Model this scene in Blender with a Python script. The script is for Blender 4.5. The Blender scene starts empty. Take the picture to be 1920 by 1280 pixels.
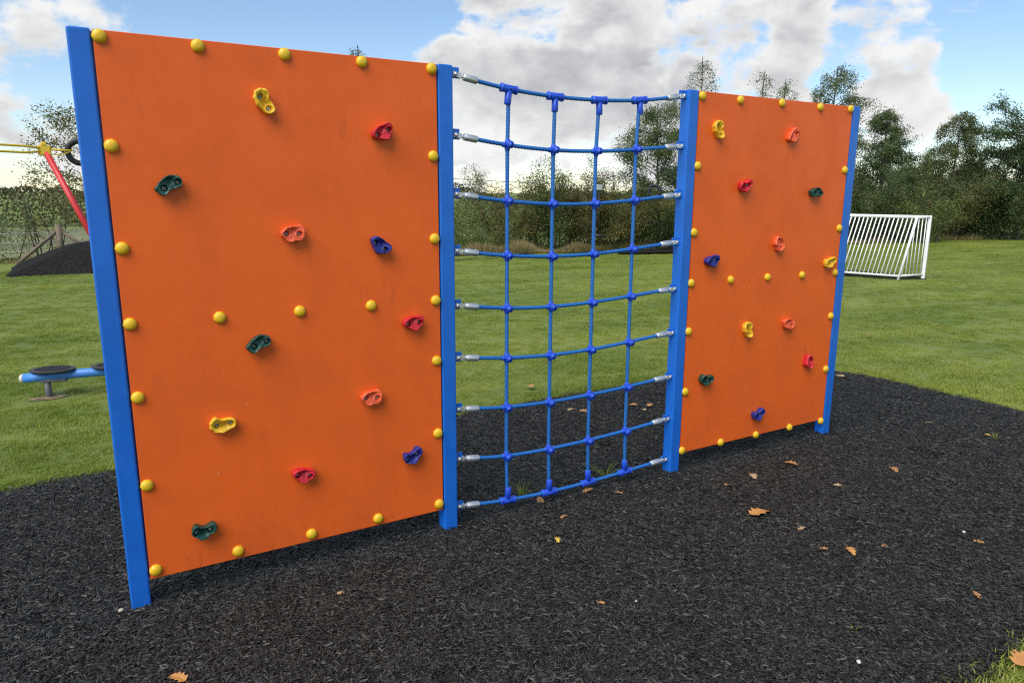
import bpy, bmesh, math, random
import numpy as np
from mathutils import Vector, Matrix, noise as mnoise

S = bpy.context.scene
C = S.collection
R = math.radians
PI = math.pi

# ------------------------------------------------------------------ camera
cam_d = bpy.data.cameras.new('camera')
cam_d.sensor_width = 36.0
cam_d.lens = 25.24
cam_d.clip_start = 0.05
cam_d.clip_end = 2000.0
cam = bpy.data.objects.new('camera', cam_d)
C.objects.link(cam)
cam.matrix_world = Matrix((
    (0.8606187, 0.0995487, -0.4994252, 0.0),
    (-0.5092269, 0.1775494, -0.8421189, -3.022),
    (0.0048408, 0.9790640, 0.2034952, 1.651),
    (0, 0, 0, 1)))
S.camera = cam

# ------------------------------------------------------------------ light
SUN_DIR = Vector((-0.56, -0.29, 0.78)).normalized()      # towards the sun
sun_d = bpy.data.lights.new('sun', 'SUN')
sun_d.energy = 1.5
sun_d.angle = R(50)
sun_d.color = (1.0, 0.94, 0.86)
sun = bpy.data.objects.new('sun', sun_d)
sun.rotation_euler = SUN_DIR.to_track_quat('Z', 'Y').to_euler()
sun.location = (-6, -4, 12)
C.objects.link(sun)

S.view_settings.view_transform = 'Standard'
S.view_settings.look = 'None'
S.view_settings.gamma = 1.0
S.view_settings.exposure = 1.65
S.view_settings.use_curve_mapping = False
S.render.engine = 'CYCLES'
S.cycles.max_bounces = 6
S.cycles.diffuse_bounces = 3
S.cycles.transmission_bounces = 4
S.cycles.use_denoising = False
S.cycles.filter_width = 1.2


class NT:
    """tiny helper to write node trees"""
    def __init__(self, tree):
        self.t = tree
        tree.nodes.clear()

    def n(self, typ, inp=None, **props):
        nd = self.t.nodes.new(typ)
        for k, v in props.items():
            setattr(nd, k, v)
        for k, v in (inp or {}).items():
            if hasattr(v, 'is_output') or hasattr(v, 'links'):
                self.t.links.new(v, nd.inputs[k])
            else:
                nd.inputs[k].default_value = v
        return nd

    def math(self, op, a, b=0.0, c=None, clamp=False):
        i = {0: a, 1: b}
        if c is not None:
            i[2] = c
        return self.n('ShaderNodeMath', i, operation=op, use_clamp=clamp).outputs[0]

    def vmath(self, op, a, b=None, scale=None):
        i = {0: a}
        if b is not None:
            i[1] = b
        nd = self.n('ShaderNodeVectorMath', i, operation=op)
        if scale is not None:
            nd.inputs['Scale'].default_value = scale
        return nd.outputs['Value'] if op in ('DOT_PRODUCT', 'LENGTH') else nd.outputs['Vector']

    def smooth(self, v, lo, hi, a=0.0, b=1.0):
        return self.n('ShaderNodeMapRange', {'Value': v, 'From Min': lo, 'From Max': hi, 'To Min': a, 'To Max': b},
                      interpolation_type='SMOOTHSTEP').outputs['Result']

    def noise(self, vec, scale, detail=4.0, rough=0.55, dist=0.0, lac=2.0):
        nd = self.n('ShaderNodeTexNoise', {'Scale': scale, 'Detail': detail, 'Roughness': rough, 'Distortion': dist,
                                           'Lacunarity': lac})
        if vec is not None:
            self.t.links.new(vec, nd.inputs['Vector'])
        return nd.outputs['Fac']

    def mix(self, fac, a, b, mode='MIX'):
        nd = self.n('ShaderNodeMix', {}, data_type='RGBA', blend_type=mode)
        for sock, v in ((nd.inputs[0], fac), (nd.inputs[6], a), (nd.inputs[7], b)):
            if hasattr(v, 'links'):
                self.t.links.new(v, sock)
            elif isinstance(v, (int, float)):
                sock.default_value = v
            else:
                sock.default_value = tuple(v) + ((1.0,) if len(v) == 3 else ())
        return nd.outputs[2]


# ------------------------------------------------------------------ sky
world = bpy.data.worlds.new('World')
S.world = world
world.use_nodes = True
w = NT(world.node_tree)
sky = w.n('ShaderNodeTexSky', sky_type='NISHITA', sun_disc=False,
          sun_elevation=math.asin(SUN_DIR.z), sun_rotation=math.atan2(SUN_DIR.x, SUN_DIR.y),
          altitude=50.0, air_density=1.0, dust_density=0.1, ozone_density=3.0)
bg_sky = w.n('ShaderNodeBackground', {'Color': sky.outputs[0], 'Strength': 0.050})
geo = w.n('ShaderNodeTexCoord')
D = geo.outputs['Generated']
# clouds: fractal noise over the sky directions, gathered into the banks that stand there
stretch = w.vmath('MULTIPLY', D, (1.0, 1.0, 1.7))
cov = w.noise(stretch, 4.2, 9.0, 0.60, 0.15)
BANKS = [  # direction, radius in degrees, weight
    ((0.605, 0.771, 0.199), 9, .26), ((0.661, 0.733, 0.161), 9, .26), ((0.523, 0.832, 0.182), 7, .24),
    ((0.45, 0.87, 0.2), 4.5, .20), ((0.705, 0.685, 0.183), 7.5, .22), ((0.761, 0.626, 0.173), 5, .13),
    ((0.589, 0.802, 0.097), 8, .24), ((0.501, 0.862, 0.077), 7, .28), ((0.458, 0.888, 0.028), 8, .28),
    ((0.671, 0.737, 0.076), 8, .24), ((0.738, 0.666, 0.107), 6, .17), ((0.79, 0.575, 0.222), 4.0, .22),
    ((0.83, 0.515, 0.228), 4.0, .28), ((0.839, 0.528, 0.13), 3.2, .34), ((0.822, 0.551, 0.140), 2.4, .18),
    ((0.835, 0.545, 0.071), 5, .22), ((-0.05, 0.98, 0.192), 4.5, .13), ((0.0, 0.984, 0.178), 3.0, .06),
    ((-0.052, 0.998, 0.02), 7, .27), ((0.14, 0.99, 0.02), 8, .30), ((0.905, 0.412, 0.112), 3, .26), ((0.534, 0.845, 0.022), 8, .26),
    ((0.621, 0.783, 0.043), 8, .24), ((0.25, 0.955, 0.16), 10, -.30), ((0.87, 0.47, 0.178), 5, -.26), ((0.805, 0.57, 0.172), 3.5, -.42), ((0.80, 0.59, 0.125), 2.2, -.30),
    ((0.10, 0.985, 0.09), 5, -.12), ((0.89, 0.44, 0.13), 3.5, -.16)]
acc = None
for d, r, wt in BANKS:
    dn = Vector(d).normalized()
    dot = w.vmath('DOT_PRODUCT', D, tuple(dn))
    m = w.smooth(dot, math.cos(R(r * 1.35)), math.cos(R(r * 0.35)), 0.0, wt)
    acc = m if acc is None else w.math('ADD', acc, m)
acc = w.math('MINIMUM', acc, 0.40)
warp = w.n('ShaderNodeTexNoise', {'Scale': 7.0, 'Detail': 4.0})
w.t.links.new(stretch, warp.inputs['Vector'])
wv = w.vmath('SCALE', w.vmath('SUBTRACT', warp.outputs['Color'], (0.5, 0.5, 0.5)), scale=0.09)
PW_ = w.vmath('ADD', stretch, wv)


def puffs(vec):
    """heaped round lumps of three sizes"""
    tot = None
    for sc, amp in ((8.0, 0.50), (19.0, 0.30), (45.0, 0.16)):
        v = w.n('ShaderNodeTexVoronoi', {'Scale': sc}, feature='F1')
        w.t.links.new(vec, v.inputs['Vector'])
        q = w.math('MULTIPLY_ADD', v.outputs['Distance'], -amp, amp)
        tot = q if tot is None else w.math('ADD', tot, q)
    return w.math('ADD', tot, w.math('MULTIPLY_ADD', w.noise(vec, 60.0, 5.0, 0.6), 0.2, -0.1))


pf_a = puffs(PW_)
pf_b = puffs(w.vmath('ADD', PW_, (SUN_DIR.x * 0.022, SUN_DIR.y * 0.022, 0.035)))
dens = w.math('ADD', w.math('MULTIPLY_ADD', cov, 1.9, -0.95), w.math('MULTIPLY', acc, 0.80))
dens = w.math('ADD', dens, w.math('MULTIPLY_ADD', pf_a, 0.42, -0.24))
alpha = w.smooth(dens, 0.06, 0.22)
thick = w.smooth(dens, 0.10, 0.42)
n_a = w.noise(PW_, 9.0, 9.0, 0.58)
n_b = w.noise(w.vmath('ADD', PW_, (SUN_DIR.x * 0.03, SUN_DIR.y * 0.03, 0.045)), 9.0, 9.0, 0.58)
rel = w.math('MULTIPLY_ADD', w.math('SUBTRACT', n_a, n_b), 2.1, 0.52)
rel = w.math('ADD', rel, w.math('MULTIPLY', w.math('SUBTRACT', pf_a, pf_b), 0.9), clamp=True)
# the shaded undersides and middles of the banks
gacc = None
for d, r, wt in (((0.523, 0.832, 0.170), 7, .55), ((0.61, 0.771, 0.15), 7, .5), ((0.70, 0.69, 0.145), 6, .45), ((0.45, 0.87, 0.19), 5, .5),
                 ((0.81, 0.54, 0.212), 5, .55), ((0.589, 0.802, 0.095), 4, .30), ((-0.03, 0.98, 0.17), 7, .9), ((0.835, 0.53, 0.105), 2.5, .25),
                 ((0.60, 0.77, 0.235), 5, -.5), ((0.49, 0.868, 0.085), 5, -.55), ((0.755, 0.64, 0.125), 4, -.4), ((0.47, 0.88, 0.05), 6, -.3)):
    m = w.smooth(w.vmath('DOT_PRODUCT', D, tuple(Vector(d).normalized())), math.cos(R(r * 1.4)), math.cos(R(r * 0.3)), 0.0, wt)
    gacc = m if gacc is None else w.math('ADD', gacc, m)
big = w.noise(stretch, 5.5, 4.0, 0.55)
shade = w.math('MULTIPLY', thick, w.math('ADD', w.smooth(big, 0.38, 0.62, 0.0, 0.65), gacc), clamp=True)
bright = w.math('SUBTRACT', w.math('MULTIPLY_ADD', rel, 0.72, 0.54), w.math('MULTIPLY', shade, 0.62), clamp=True)
ccol = w.mix(bright, (0.155, 0.159, 0.168), (0.295, 0.295, 0.293))
bg_cl = w.n('ShaderNodeBackground', {'Color': ccol, 'Strength': 1.0})
mixs = w.n('ShaderNodeMixShader', {0: alpha, 1: bg_sky.outputs[0], 2: bg_cl.outputs[0]})
w.n('ShaderNodeOutputWorld', {'Surface': mixs.outputs[0]})
world.cycles.sampling_method = 'MANUAL'
world.cycles.sample_map_resolution = 1024


# ------------------------------------------------------------------ mesh helpers
def link(name, me, mat=None, parent=None, smooth=False, loc=None):
    o = bpy.data.objects.new(name, me)
    C.objects.link(o)
    if mat is not None and not me.materials:
        for m in (mat if isinstance(mat, (list, tuple)) else [mat]):
            me.materials.append(m)
    if parent is not None:
        o.parent = parent
    if loc is not None:
        o.location = loc
    if smooth:
        me.polygons.foreach_set('use_smooth', [True] * len(me.polygons))
    return o


def thing(name, label, cat, loc=(0, 0, 0), rz=0.0, group=None):
    o = bpy.data.objects.new(name, None)
    o.empty_display_size = 0.2
    C.objects.link(o)
    o.location = loc
    o.rotation_euler = (0, 0, rz)
    return tag(o, label, cat, group)


def tag(o, label=None, cat=None, group=None, kind=None):
    for k, v in (('label', label), ('category', cat), ('group', group), ('kind', kind)):
        if v:
            o[k] = v
    return o


def from_np(name, verts, faces):
    """verts (n,3), faces (m,k) arrays -> mesh, fast"""
    me = bpy.data.meshes.new(name)
    verts = np.asarray(verts, np.float32)
    faces = np.asarray(faces, np.int32)
    m, k = faces.shape
    me.vertices.add(len(verts))
    me.vertices.foreach_set('co', verts.ravel())
    me.loops.add(m * k)
    me.loops.foreach_set('vertex_index', faces.ravel())
    me.polygons.add(m)
    me.polygons.foreach_set('loop_start', np.arange(0, m * k, k, dtype=np.int32))
    me.polygons.foreach_set('loop_total', np.full(m, k, np.int32))
    me.update(calc_edges=True)
    return me


class MB:
    """collects boxes, tubes and lathes into one mesh"""
    def __init__(self):
        self.bm = bmesh.new()

    def box(self, a, b, bevel=0.0, seg=2, mtx=None, mi=0):
        a, b = Vector(a), Vector(b)
        r = bmesh.ops.create_cube(self.bm, size=1.0)
        vs = r['verts']
        bmesh.ops.scale(self.bm, vec=b - a, verts=vs)
        bmesh.ops.translate(self.bm, vec=(a + b) / 2, verts=vs)
        if bevel:
            es = list({e for v in vs for e in v.link_edges})
            rr = bmesh.ops.bevel(self.bm, geom=es, offset=bevel, segments=seg, profile=0.5, affect='EDGES')
            vs = list({v for f in rr['faces'] for v in f.verts} | {v for v in vs if v.is_valid})
        if mtx is not None:
            bmesh.ops.transform(self.bm, matrix=mtx, verts=vs)
        if mi:
            for f in {f for v in vs for f in v.link_faces}:
                f.material_index = mi
        return self

    def tube(self, pts, rad, n=8, cap=True, mi=0):
        pts = [Vector(p) for p in pts]
        rad = rad if isinstance(rad, (list, tuple)) else [rad] * len(pts)
        rings = []
        up = None
        for i, p in enumerate(pts):
            t = (pts[min(i + 1, len(pts) - 1)] - pts[max(i - 1, 0)]).normalized()
            if up is None:
                up = t.orthogonal().normalized()
            up = (up - t * up.dot(t)).normalized()
            sd = t.cross(up)
            rings.append([self.bm.verts.new(p + (up * math.cos(2 * PI * k / n) + sd * math.sin(2 * PI * k / n)) * rad[i])
                          for k in range(n)])
        fs = []
        for a, b in zip(rings, rings[1:]):
            for k in range(n):
                fs.append(self.bm.faces.new((a[k], a[(k + 1) % n], b[(k + 1) % n], b[k])))
        if cap:
            fs.append(self.bm.faces.new(rings[0][::-1]))
            fs.append(self.bm.faces.new(rings[-1]))
        for f in fs:
            f.material_index = mi
            f.smooth = True
        return self

    def build(self, name, mat, parent=None, loc=None, smooth=None):
        me = bpy.data.meshes.new(name)
        bmesh.ops.recalc_face_normals(self.bm, faces=self.bm.faces)
        self.bm.to_mesh(me)
        self.bm.free()
        o = link(name, me, mat, parent, loc=loc)
        if smooth:
            me.polygons.foreach_set('use_smooth', [True] * len(me.polygons))
        return o


def share(o, parent, loc=None, rot=None, name=None):
    """copy of a part that shares its mesh"""
    c = o.copy()
    C.objects.link(c)
    c.parent = parent
    if name:
        c.name = name
    if loc is not None:
        c.location = loc
    if rot is not None:
        c.rotation_euler = rot
    return c


# ------------------------------------------------------------------ materials
def material(name):
    m = bpy.data.materials.new(name)
    m.use_nodes = True
    t = NT(m.node_tree)
    out = t.n('ShaderNodeOutputMaterial')
    return m, t, out


def plain(name, col, rough=0.5, metal=0.0, var=0.0, scale=30.0, bump=0.0, bscale=120.0, spec=0.5, coat=0.0):
    m, t, out = material(name)
    tc = t.n('ShaderNodeTexCoord').outputs['Object']
    c = col + (1.0,)
    p = t.n('ShaderNodeBsdfPrincipled', {'Roughness': rough, 'Metallic': metal, 'Specular IOR Level': spec, 'Coat Weight': coat})
    if var:
        f = t.smooth(t.noise(tc, scale, 5.0, 0.6), 0.3, 0.7, 1.0 - var, 1.0 + var)
        col_s = t.vmath('SCALE', tuple(col))
        nd = col_s.node
        t.t.links.new(f, nd.inputs['Scale'])
        t.t.links.new(col_s, p.inputs['Base Color'])
        rf = t.smooth(t.noise(tc, scale * 2.3, 4.0), 0.3, 0.7, max(rough - .08, .05), min(rough + .1, 1))
        t.t.links.new(rf, p.inputs['Roughness'])
    else:
        p.inputs['Base Color'].default_value = c
    if bump:
        b = t.n('ShaderNodeBump', {'Strength': bump, 'Distance': 0.002, 'Height': t.noise(tc, bscale, 3.0)})
        t.t.links.new(b.outputs[0], p.inputs['Normal'])
    t.t.links.new(p.outputs[0], out.inputs[0])
    return m


def panel_material():
    m, t, out = material('orange_board')
    tc = t.n('ShaderNodeTexCoord').outputs['Object']
    # sheet plastic: faint streaks, smudges, pale nicks
    streak = t.noise(t.vmath('MULTIPLY', tc, (9.0, 9.0, 1.2)), 3.0, 6.0, 0.6)
    smudge = t.noise(tc, 3.2, 6.0, 0.62, 0.4)
    f = t.math('MULTIPLY', t.smooth(streak, 0.32, 0.68, 0.985, 1.015), t.smooth(smudge, 0.36, 0.70, 1.04, 0.93))
    base = t.vmath('SCALE', (0.77, 0.122, 0.017))
    t.t.links.new(f, base.node.inputs['Scale'])
    vor = t.n('ShaderNodeTexVoronoi', {'Scale': 26.0, 'Randomness': 1.0})
    t.t.links.new(t.vmath('MULTIPLY', tc, (1.0, 1.0, 0.7)), vor.inputs['Vector'])
    size = t.smooth(t.noise(tc, 11.0, 2.0), 0.55, 0.72, 0.0, 0.13)
    nick = t.math('LESS_THAN', vor.outputs['Distance'], size)
    c1 = t.mix(t.math('MULTIPLY', nick, 0.55), base, (0.80, 0.36, 0.20))
    scr = t.noise(t.vmath('MULTIPLY', tc, (60.0, 1.0, 22.0)), 1.0, 5.0, 0.7, 1.2)
    c1 = t.mix(t.smooth(scr, 0.70, 0.78, 0.0, 0.22), c1, (0.30, 0.07, 0.03))
    sep = t.n('ShaderNodeSeparateXYZ')
    t.t.links.new(tc, sep.inputs[0])
    # mud splashed up from the ground, scuffs where feet have been
    splash = t.math('MULTIPLY', t.smooth(sep.outputs[2], 0.10, 0.42, 1.0, 0.0), t.smooth(t.noise(tc, 34.0, 5.0, 0.7), 0.50, 0.66))
    c1 = t.mix(t.math('MULTIPLY', splash, 0.22), c1, (0.16, 0.075, 0.035))
    scuff = t.math('MULTIPLY', t.smooth(t.noise(t.vmath('MULTIPLY', tc, (2.2, 2.2, 1.1)), 2.6, 3.0, 0.6), 0.56, 0.72),
                   t.smooth(t.noise(t.vmath('MULTIPLY', tc, (30.0, 1.0, 9.0)), 1.0, 6.0, 0.7, 0.8), 0.50, 0.64))
    c1 = t.mix(t.math('MULTIPLY', scuff, 0.28), c1, (0.20, 0.055, 0.03))
    p = t.n('ShaderNodeBsdfPrincipled', {'Specular IOR Level': 0.28})
    t.t.links.new(c1, p.inputs['Base Color'])
    t.t.links.new(t.smooth(smudge, 0.3, 0.7, 0.34, 0.50), p.inputs['Roughness'])
    grain = t.noise(tc, 420.0, 2.0, 0.5)
    b = t.n('ShaderNodeBump', {'Strength': 0.22, 'Distance': 0.0012, 'Height': grain})
    t.t.links.new(b.outputs[0], p.inputs['Normal'])
    t.t.links.new(p.outputs[0], out.inputs[0])
    return m


M = {}
M['orange'] = panel_material()
M['blue'] = plain('blue_powder_coat', (0.010, 0.130, 0.54), 0.34, var=0.07, scale=6.0, bump=0.12, bscale=260.0)
M['blue_plastic'] = plain('blue_connector_plastic', (0.014, 0.070, 0.52), 0.38, var=0.06)
M['yellow_cap'] = plain('yellow_cap_plastic', (0.72, 0.44, 0.015), 0.42, var=0.08, scale=25.0)
M['steel'] = plain('steel', (0.72, 0.71, 0.69), 0.42, metal=0.85, var=0.08, scale=60.0)
M['dark_bolt'] = plain('bolt_steel', (0.42, 0.40, 0.38), 0.28, metal=1.0)
M['hold_yellow'] = plain('yellow_hold', (0.70, 0.40, 0.020), 0.45, var=0.10, scale=18.0, bump=0.25, bscale=300.0)
M['hold_red'] = plain('red_hold', (0.52, 0.016, 0.026), 0.45, var=0.10, scale=18.0, bump=0.25, bscale=300.0)
M['hold_salmon'] = plain('salmon_hold', (0.72, 0.105, 0.035), 0.45, var=0.10, scale=18.0, bump=0.25, bscale=300.0)
M['hold_green'] = plain('green_hold', (0.006, 0.050, 0.036), 0.42, var=0.10, scale=18.0, bump=0.25, bscale=300.0)
M['hold_blue'] = plain('blue_hold', (0.016, 0.024, 0.19), 0.42, var=0.10, scale=18.0, bump=0.25, bscale=300.0)
M['white'] = plain('white_paint', (0.78, 0.78, 0.77), 0.45, var=0.05, scale=4.0)
M['red_paint'] = plain('red_paint', (0.55, 0.03, 0.03), 0.4, var=0.05)
M['yellow_paint'] = plain('yellow_paint', (0.68, 0.46, 0.03), 0.4, var=0.05)
M['rubber'] = plain('black_rubber', (0.012, 0.013, 0.015), 0.6, var=0.15)
M['beam_blue'] = plain('light_blue_paint', (0.055, 0.22, 0.62), 0.4, var=0.08, scale=8)
M['grey_paint'] = plain('grey_metal', (0.11, 0.11, 0.12), 0.5, var=0.1)
M['pad'] = plain('grey_rubber_pad', (0.045, 0.045, 0.048), 0.7, var=0.15)
M['end_cap'] = plain('pale_end_cap', (0.55, 0.53, 0.46), 0.5)
M['timber'] = plain('weathered_timber', (0.15, 0.115, 0.08), 0.85, var=0.25, scale=9.0)
M['wire'] = plain('galvanised_wire', (0.30, 0.31, 0.32), 0.45, metal=0.7)
M['bark'] = plain('bark', (0.055, 0.045, 0.036), 0.9, var=0.3, scale=14.0)
M['soil'] = plain('bare_soil', (0.17, 0.125, 0.07), 0.95, var=0.45, scale=16.0, bump=1.0, bscale=60.0)


def rope_material():
    m, t, out = material('blue_rope')
    tc = t.n('ShaderNodeTexCoord').outputs['Object']
    f = t.smooth(t.noise(tc, 400.0, 2.0), 0.35, 0.65, 0.8, 1.2)
    b = t.vmath('SCALE', (0.016, 0.130, 0.42))
    t.t.links.new(f, b.node.inputs['Scale'])
    p = t.n('ShaderNodeBsdfPrincipled', {'Roughness': 0.42, 'Specular IOR Level': 0.5})
    t.t.links.new(b, p.inputs['Base Color'])
    t.t.links.new(p.outputs[0], out.inputs[0])
    return m


M['rope'] = rope_material()


def leaf_material(name, dark, light, accent=None, acc_amt=0.1):
    m, t, out = material(name)
    g = t.n('ShaderNodeNewGeometry')
    rnd = g.outputs['Random Per Island']
    clump = t.noise(g.outputs['Position'], 1.3, 3.0)
    f = t.math('ADD', t.math('MULTIPLY', rnd, 0.65), t.math('MULTIPLY_ADD', clump, 1.3, -0.48), clamp=True)
    c = t.mix(f, dark, light)
    if accent:
        rr = t.math('FRACT', t.math('MULTIPLY', rnd, 17.31))
        c = t.mix(t.math('MULTIPLY', t.math('LESS_THAN', rr, acc_amt), 0.8), c, accent)
    p = t.n('ShaderNodeBsdfPrincipled', {'Roughness': 0.55, 'Specular IOR Level': 0.35})
    t.t.links.new(c, p.inputs['Base Color'])
    tr = t.n('ShaderNodeBsdfTranslucent')
    t.t.links.new(t.mix(0.5, c, (0.13, 0.16, 0.04)), tr.inputs['Color'])
    ms = t.n('ShaderNodeMixShader', {0: 0.38})
    t.t.links.new(p.outputs[0], ms.inputs[1])
    t.t.links.new(tr.outputs[0], ms.inputs[2])
    t.t.links.new(ms.outputs[0], out.inputs[0])
    return m


LF = {
    'dark': leaf_material('leaf_dark', (0.044, 0.074, 0.026), (0.133, 0.195, 0.066), (0.288, 0.265, 0.066), 0.06),
    'mid': leaf_material('leaf_mid', (0.059, 0.098, 0.030), (0.177, 0.248, 0.070), (0.375, 0.310, 0.066), 0.08),
    'pale': leaf_material('leaf_pale', (0.081, 0.130, 0.036), (0.226, 0.290, 0.088), (0.362, 0.326, 0.090), 0.10),
    'olive': leaf_material('leaf_olive', (0.073, 0.084, 0.029), (0.200, 0.200, 0.061), (0.362, 0.236, 0.054), 0.14),
    'rust': leaf_material('leaf_rust', (0.062, 0.066, 0.026), (0.155, 0.150, 0.055), (0.30, 0.13, 0.045), 0.14),
    'birch': leaf_material('leaf_birch', (0.051, 0.076, 0.029), (0.154, 0.200, 0.073), (0.435, 0.344, 0.073), 0.10),
    'hedge': leaf_material('leaf_hedge', (0.053, 0.057, 0.027), (0.098, 0.100, 0.045), (0.125, 0.088, 0.044), 0.15),
    'oak': leaf_material('leaf_oak', (0.030, 0.062, 0.022), (0.107, 0.163, 0.049)),
}


def grass_material(name, blades=True):
    m, t, out = material(name)
    g = t.n('ShaderNodeNewGeometry')
    pos = g.outputs['Position']
    patch = t.noise(t.vmath('MULTIPLY', pos, (0.55, 1.3, 1.0)), 1.0, 4.0, 0.6)
    broad = t.noise(pos, 0.22, 3.0, 0.5)
    f = t.smooth(t.math('ADD', t.math('MULTIPLY', patch, 0.65), t.math('MULTIPLY', broad, 0.35)), 0.34, 0.66)
    if blades:
        f = t.math('ADD', t.math('MULTIPLY', f, 0.65), t.math('MULTIPLY', g.outputs['Random Per Island'], 0.42), clamp=True)
        c = t.mix(f, (0.118, 0.198, 0.020), (0.365, 0.415, 0.078))
        rr = t.math('FRACT', t.math('MULTIPLY', g.outputs['Random Per Island'], 23.7))
        c = t.mix(t.math('MULTIPLY', t.math('LESS_THAN', rr, t.smooth(t.noise(pos, 1.7, 3.0, 0.6), 0.42, 0.68, 0.03, 0.34)), 0.85), c, (0.34, 0.29, 0.11))
    else:
        fn = t.noise(pos, 38.0, 4.0, 0.7)
        f = t.math('ADD', t.math('MULTIPLY', f, 0.6), t.math('MULTIPLY_ADD', fn, 1.2, -0.45), clamp=True)
        c = t.mix(f, (0.100, 0.150, 0.020), (0.250, 0.285, 0.058))
    p = t.n('ShaderNodeBsdfPrincipled', {'Roughness': 0.6, 'Specular IOR Level': 0.25})
    t.t.links.new(c, p.inputs['Base Color'])
    if blades:
        tr = t.n('ShaderNodeBsdfTranslucent')
        t.t.links.new(c, tr.inputs['Color'])
        ms = t.n('ShaderNodeMixShader', {0: 0.42})
        t.t.links.new(p.outputs[0], ms.inputs[1])
        t.t.links.new(tr.outputs[0], ms.inputs[2])
        t.t.links.new(ms.outputs[0], out.inputs[0])
    else:
        b = t.n('ShaderNodeBump', {'Strength': 0.8, 'Distance': 0.03, 'Height': t.noise(pos, 60.0, 4.0, 0.7)})
        t.t.links.new(b.outputs[0], p.inputs['Normal'])
        t.t.links.new(p.outputs[0], out.inputs[0])
    return m


M['lawn'] = grass_material('lawn_ground', False)
M['grass'] = grass_material('grass_blade', True)


def straw_material():
    m, t, out = material('dry_grass')
    g = t.n('ShaderNodeNewGeometry')
    f = t.math('ADD', t.math('MULTIPLY', g.outputs['Random Per Island'], 0.7),
               t.math('MULTIPLY_ADD', t.noise(g.outputs['Position'], 0.9, 3.0), 1.6, -0.65), clamp=True)
    c = t.mix(f, (0.10, 0.11, 0.035), (0.36, 0.26, 0.13))
    p = t.n('ShaderNodeBsdfPrincipled', {'Roughness': 0.7, 'Specular IOR Level': 0.2})
    t.t.links.new(c, p.inputs['Base Color'])
    t.t.links.new(p.outputs[0], out.inputs[0])
    return m


M['straw'] = straw_material()


def mulch_material(name, chips):
    m, t, out = material(name)
    g = t.n('ShaderNodeNewGeometry')
    if chips:
        rnd = g.outputs['Random Per Island']
        r2 = t.math('POWER', rnd, 3.0)
        c = t.mix(r2, (0.0125, 0.0125, 0.0108), (0.088, 0.088, 0.076))
        rr = t.math('FRACT', t.math('MULTIPLY', rnd, 31.7))
        c = t.mix(t.math('LESS_THAN', rr, 0.05), c, (0.050, 0.044, 0.033))
        c = t.mix(t.math('LESS_THAN', t.math('FRACT', t.math('MULTIPLY', rnd, 57.3)), 0.015), c, (0.022, 0.034, 0.045))
        c = t.mix(t.math('LESS_THAN', t.math('FRACT', t.math('MULTIPLY', rnd, 91.9)), 0.0035), c, (0.32, 0.31, 0.28))
        p = t.n('ShaderNodeBsdfPrincipled', {'Roughness': 0.52, 'Specular IOR Level': 0.34})
        t.t.links.new(c, p.inputs['Base Color'])
    else:
        pos = g.outputs['Position']
        v = t.n('ShaderNodeTexVoronoi', {'Scale': 75.0})
        t.t.links.new(pos, v.inputs['Vector'])
        f = t.smooth(t.noise(pos, 42.0, 5.0, 0.75), 0.40, 0.72)
        c = t.mix(f, (0.0075, 0.0072, 0.0066), (0.052, 0.050, 0.046))
        p = t.n('ShaderNodeBsdfPrincipled', {'Roughness': 0.9, 'Specular IOR Level': 0.1})
        t.t.links.new(c, p.inputs['Base Color'])
        b = t.n('ShaderNodeBump', {'Strength': 1.0, 'Distance': 0.012, 'Height': v.outputs['Distance']})
        t.t.links.new(b.outputs[0], p.inputs['Normal'])
    t.t.links.new(p.outputs[0], out.inputs[0])
    return m


M['chip'] = mulch_material('rubber_chip', True)
M['mulch'] = mulch_material('rubber_bed', False)


def dead_leaf(name, a, b):
    m, t, out = material(name)
    tc = t.n('ShaderNodeTexCoord').outputs['Object']
    c = t.mix(t.smooth(t.noise(tc, 45.0, 4.0, 0.6), 0.35, 0.65), a, b)
    p = t.n('ShaderNodeBsdfPrincipled', {'Roughness': 0.6})
    t.t.links.new(c, p.inputs['Base Color'])
    t.t.links.new(p.outputs[0], out.inputs[0])
    return m


M['leaf_orange'] = dead_leaf('dead_leaf_orange', (0.34, 0.14, 0.035), (0.58, 0.29, 0.085))
M['leaf_brown'] = dead_leaf('dead_leaf_brown', (0.24, 0.11, 0.035), (0.42, 0.22, 0.085))
M['leaf_yellow'] = dead_leaf('dead_leaf_yellow', (0.52, 0.34, 0.03), (0.66, 0.46, 0.06))
M['leaf_pale'] = dead_leaf('dead_leaf_pale', (0.30, 0.20, 0.10), (0.44, 0.32, 0.18))
M['pebble'] = dead_leaf('pebble_stone', (0.42, 0.33, 0.23), (0.55, 0.47, 0.37))

# ================================================================== SETTING
# mulch bed outline: rounded rectangle with a wandering edge
X0, X1, Y0, Y1, RC = -1.9, 6.25, -1.98, 1.75, 1.25


def edge_wobble(x, y):
    return 0.045 * mnoise.noise((x * 1.1, y * 1.1, 3.0)) + 0.02 * mnoise.noise((x * 4.2, y * 4.2, 7.0))


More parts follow.
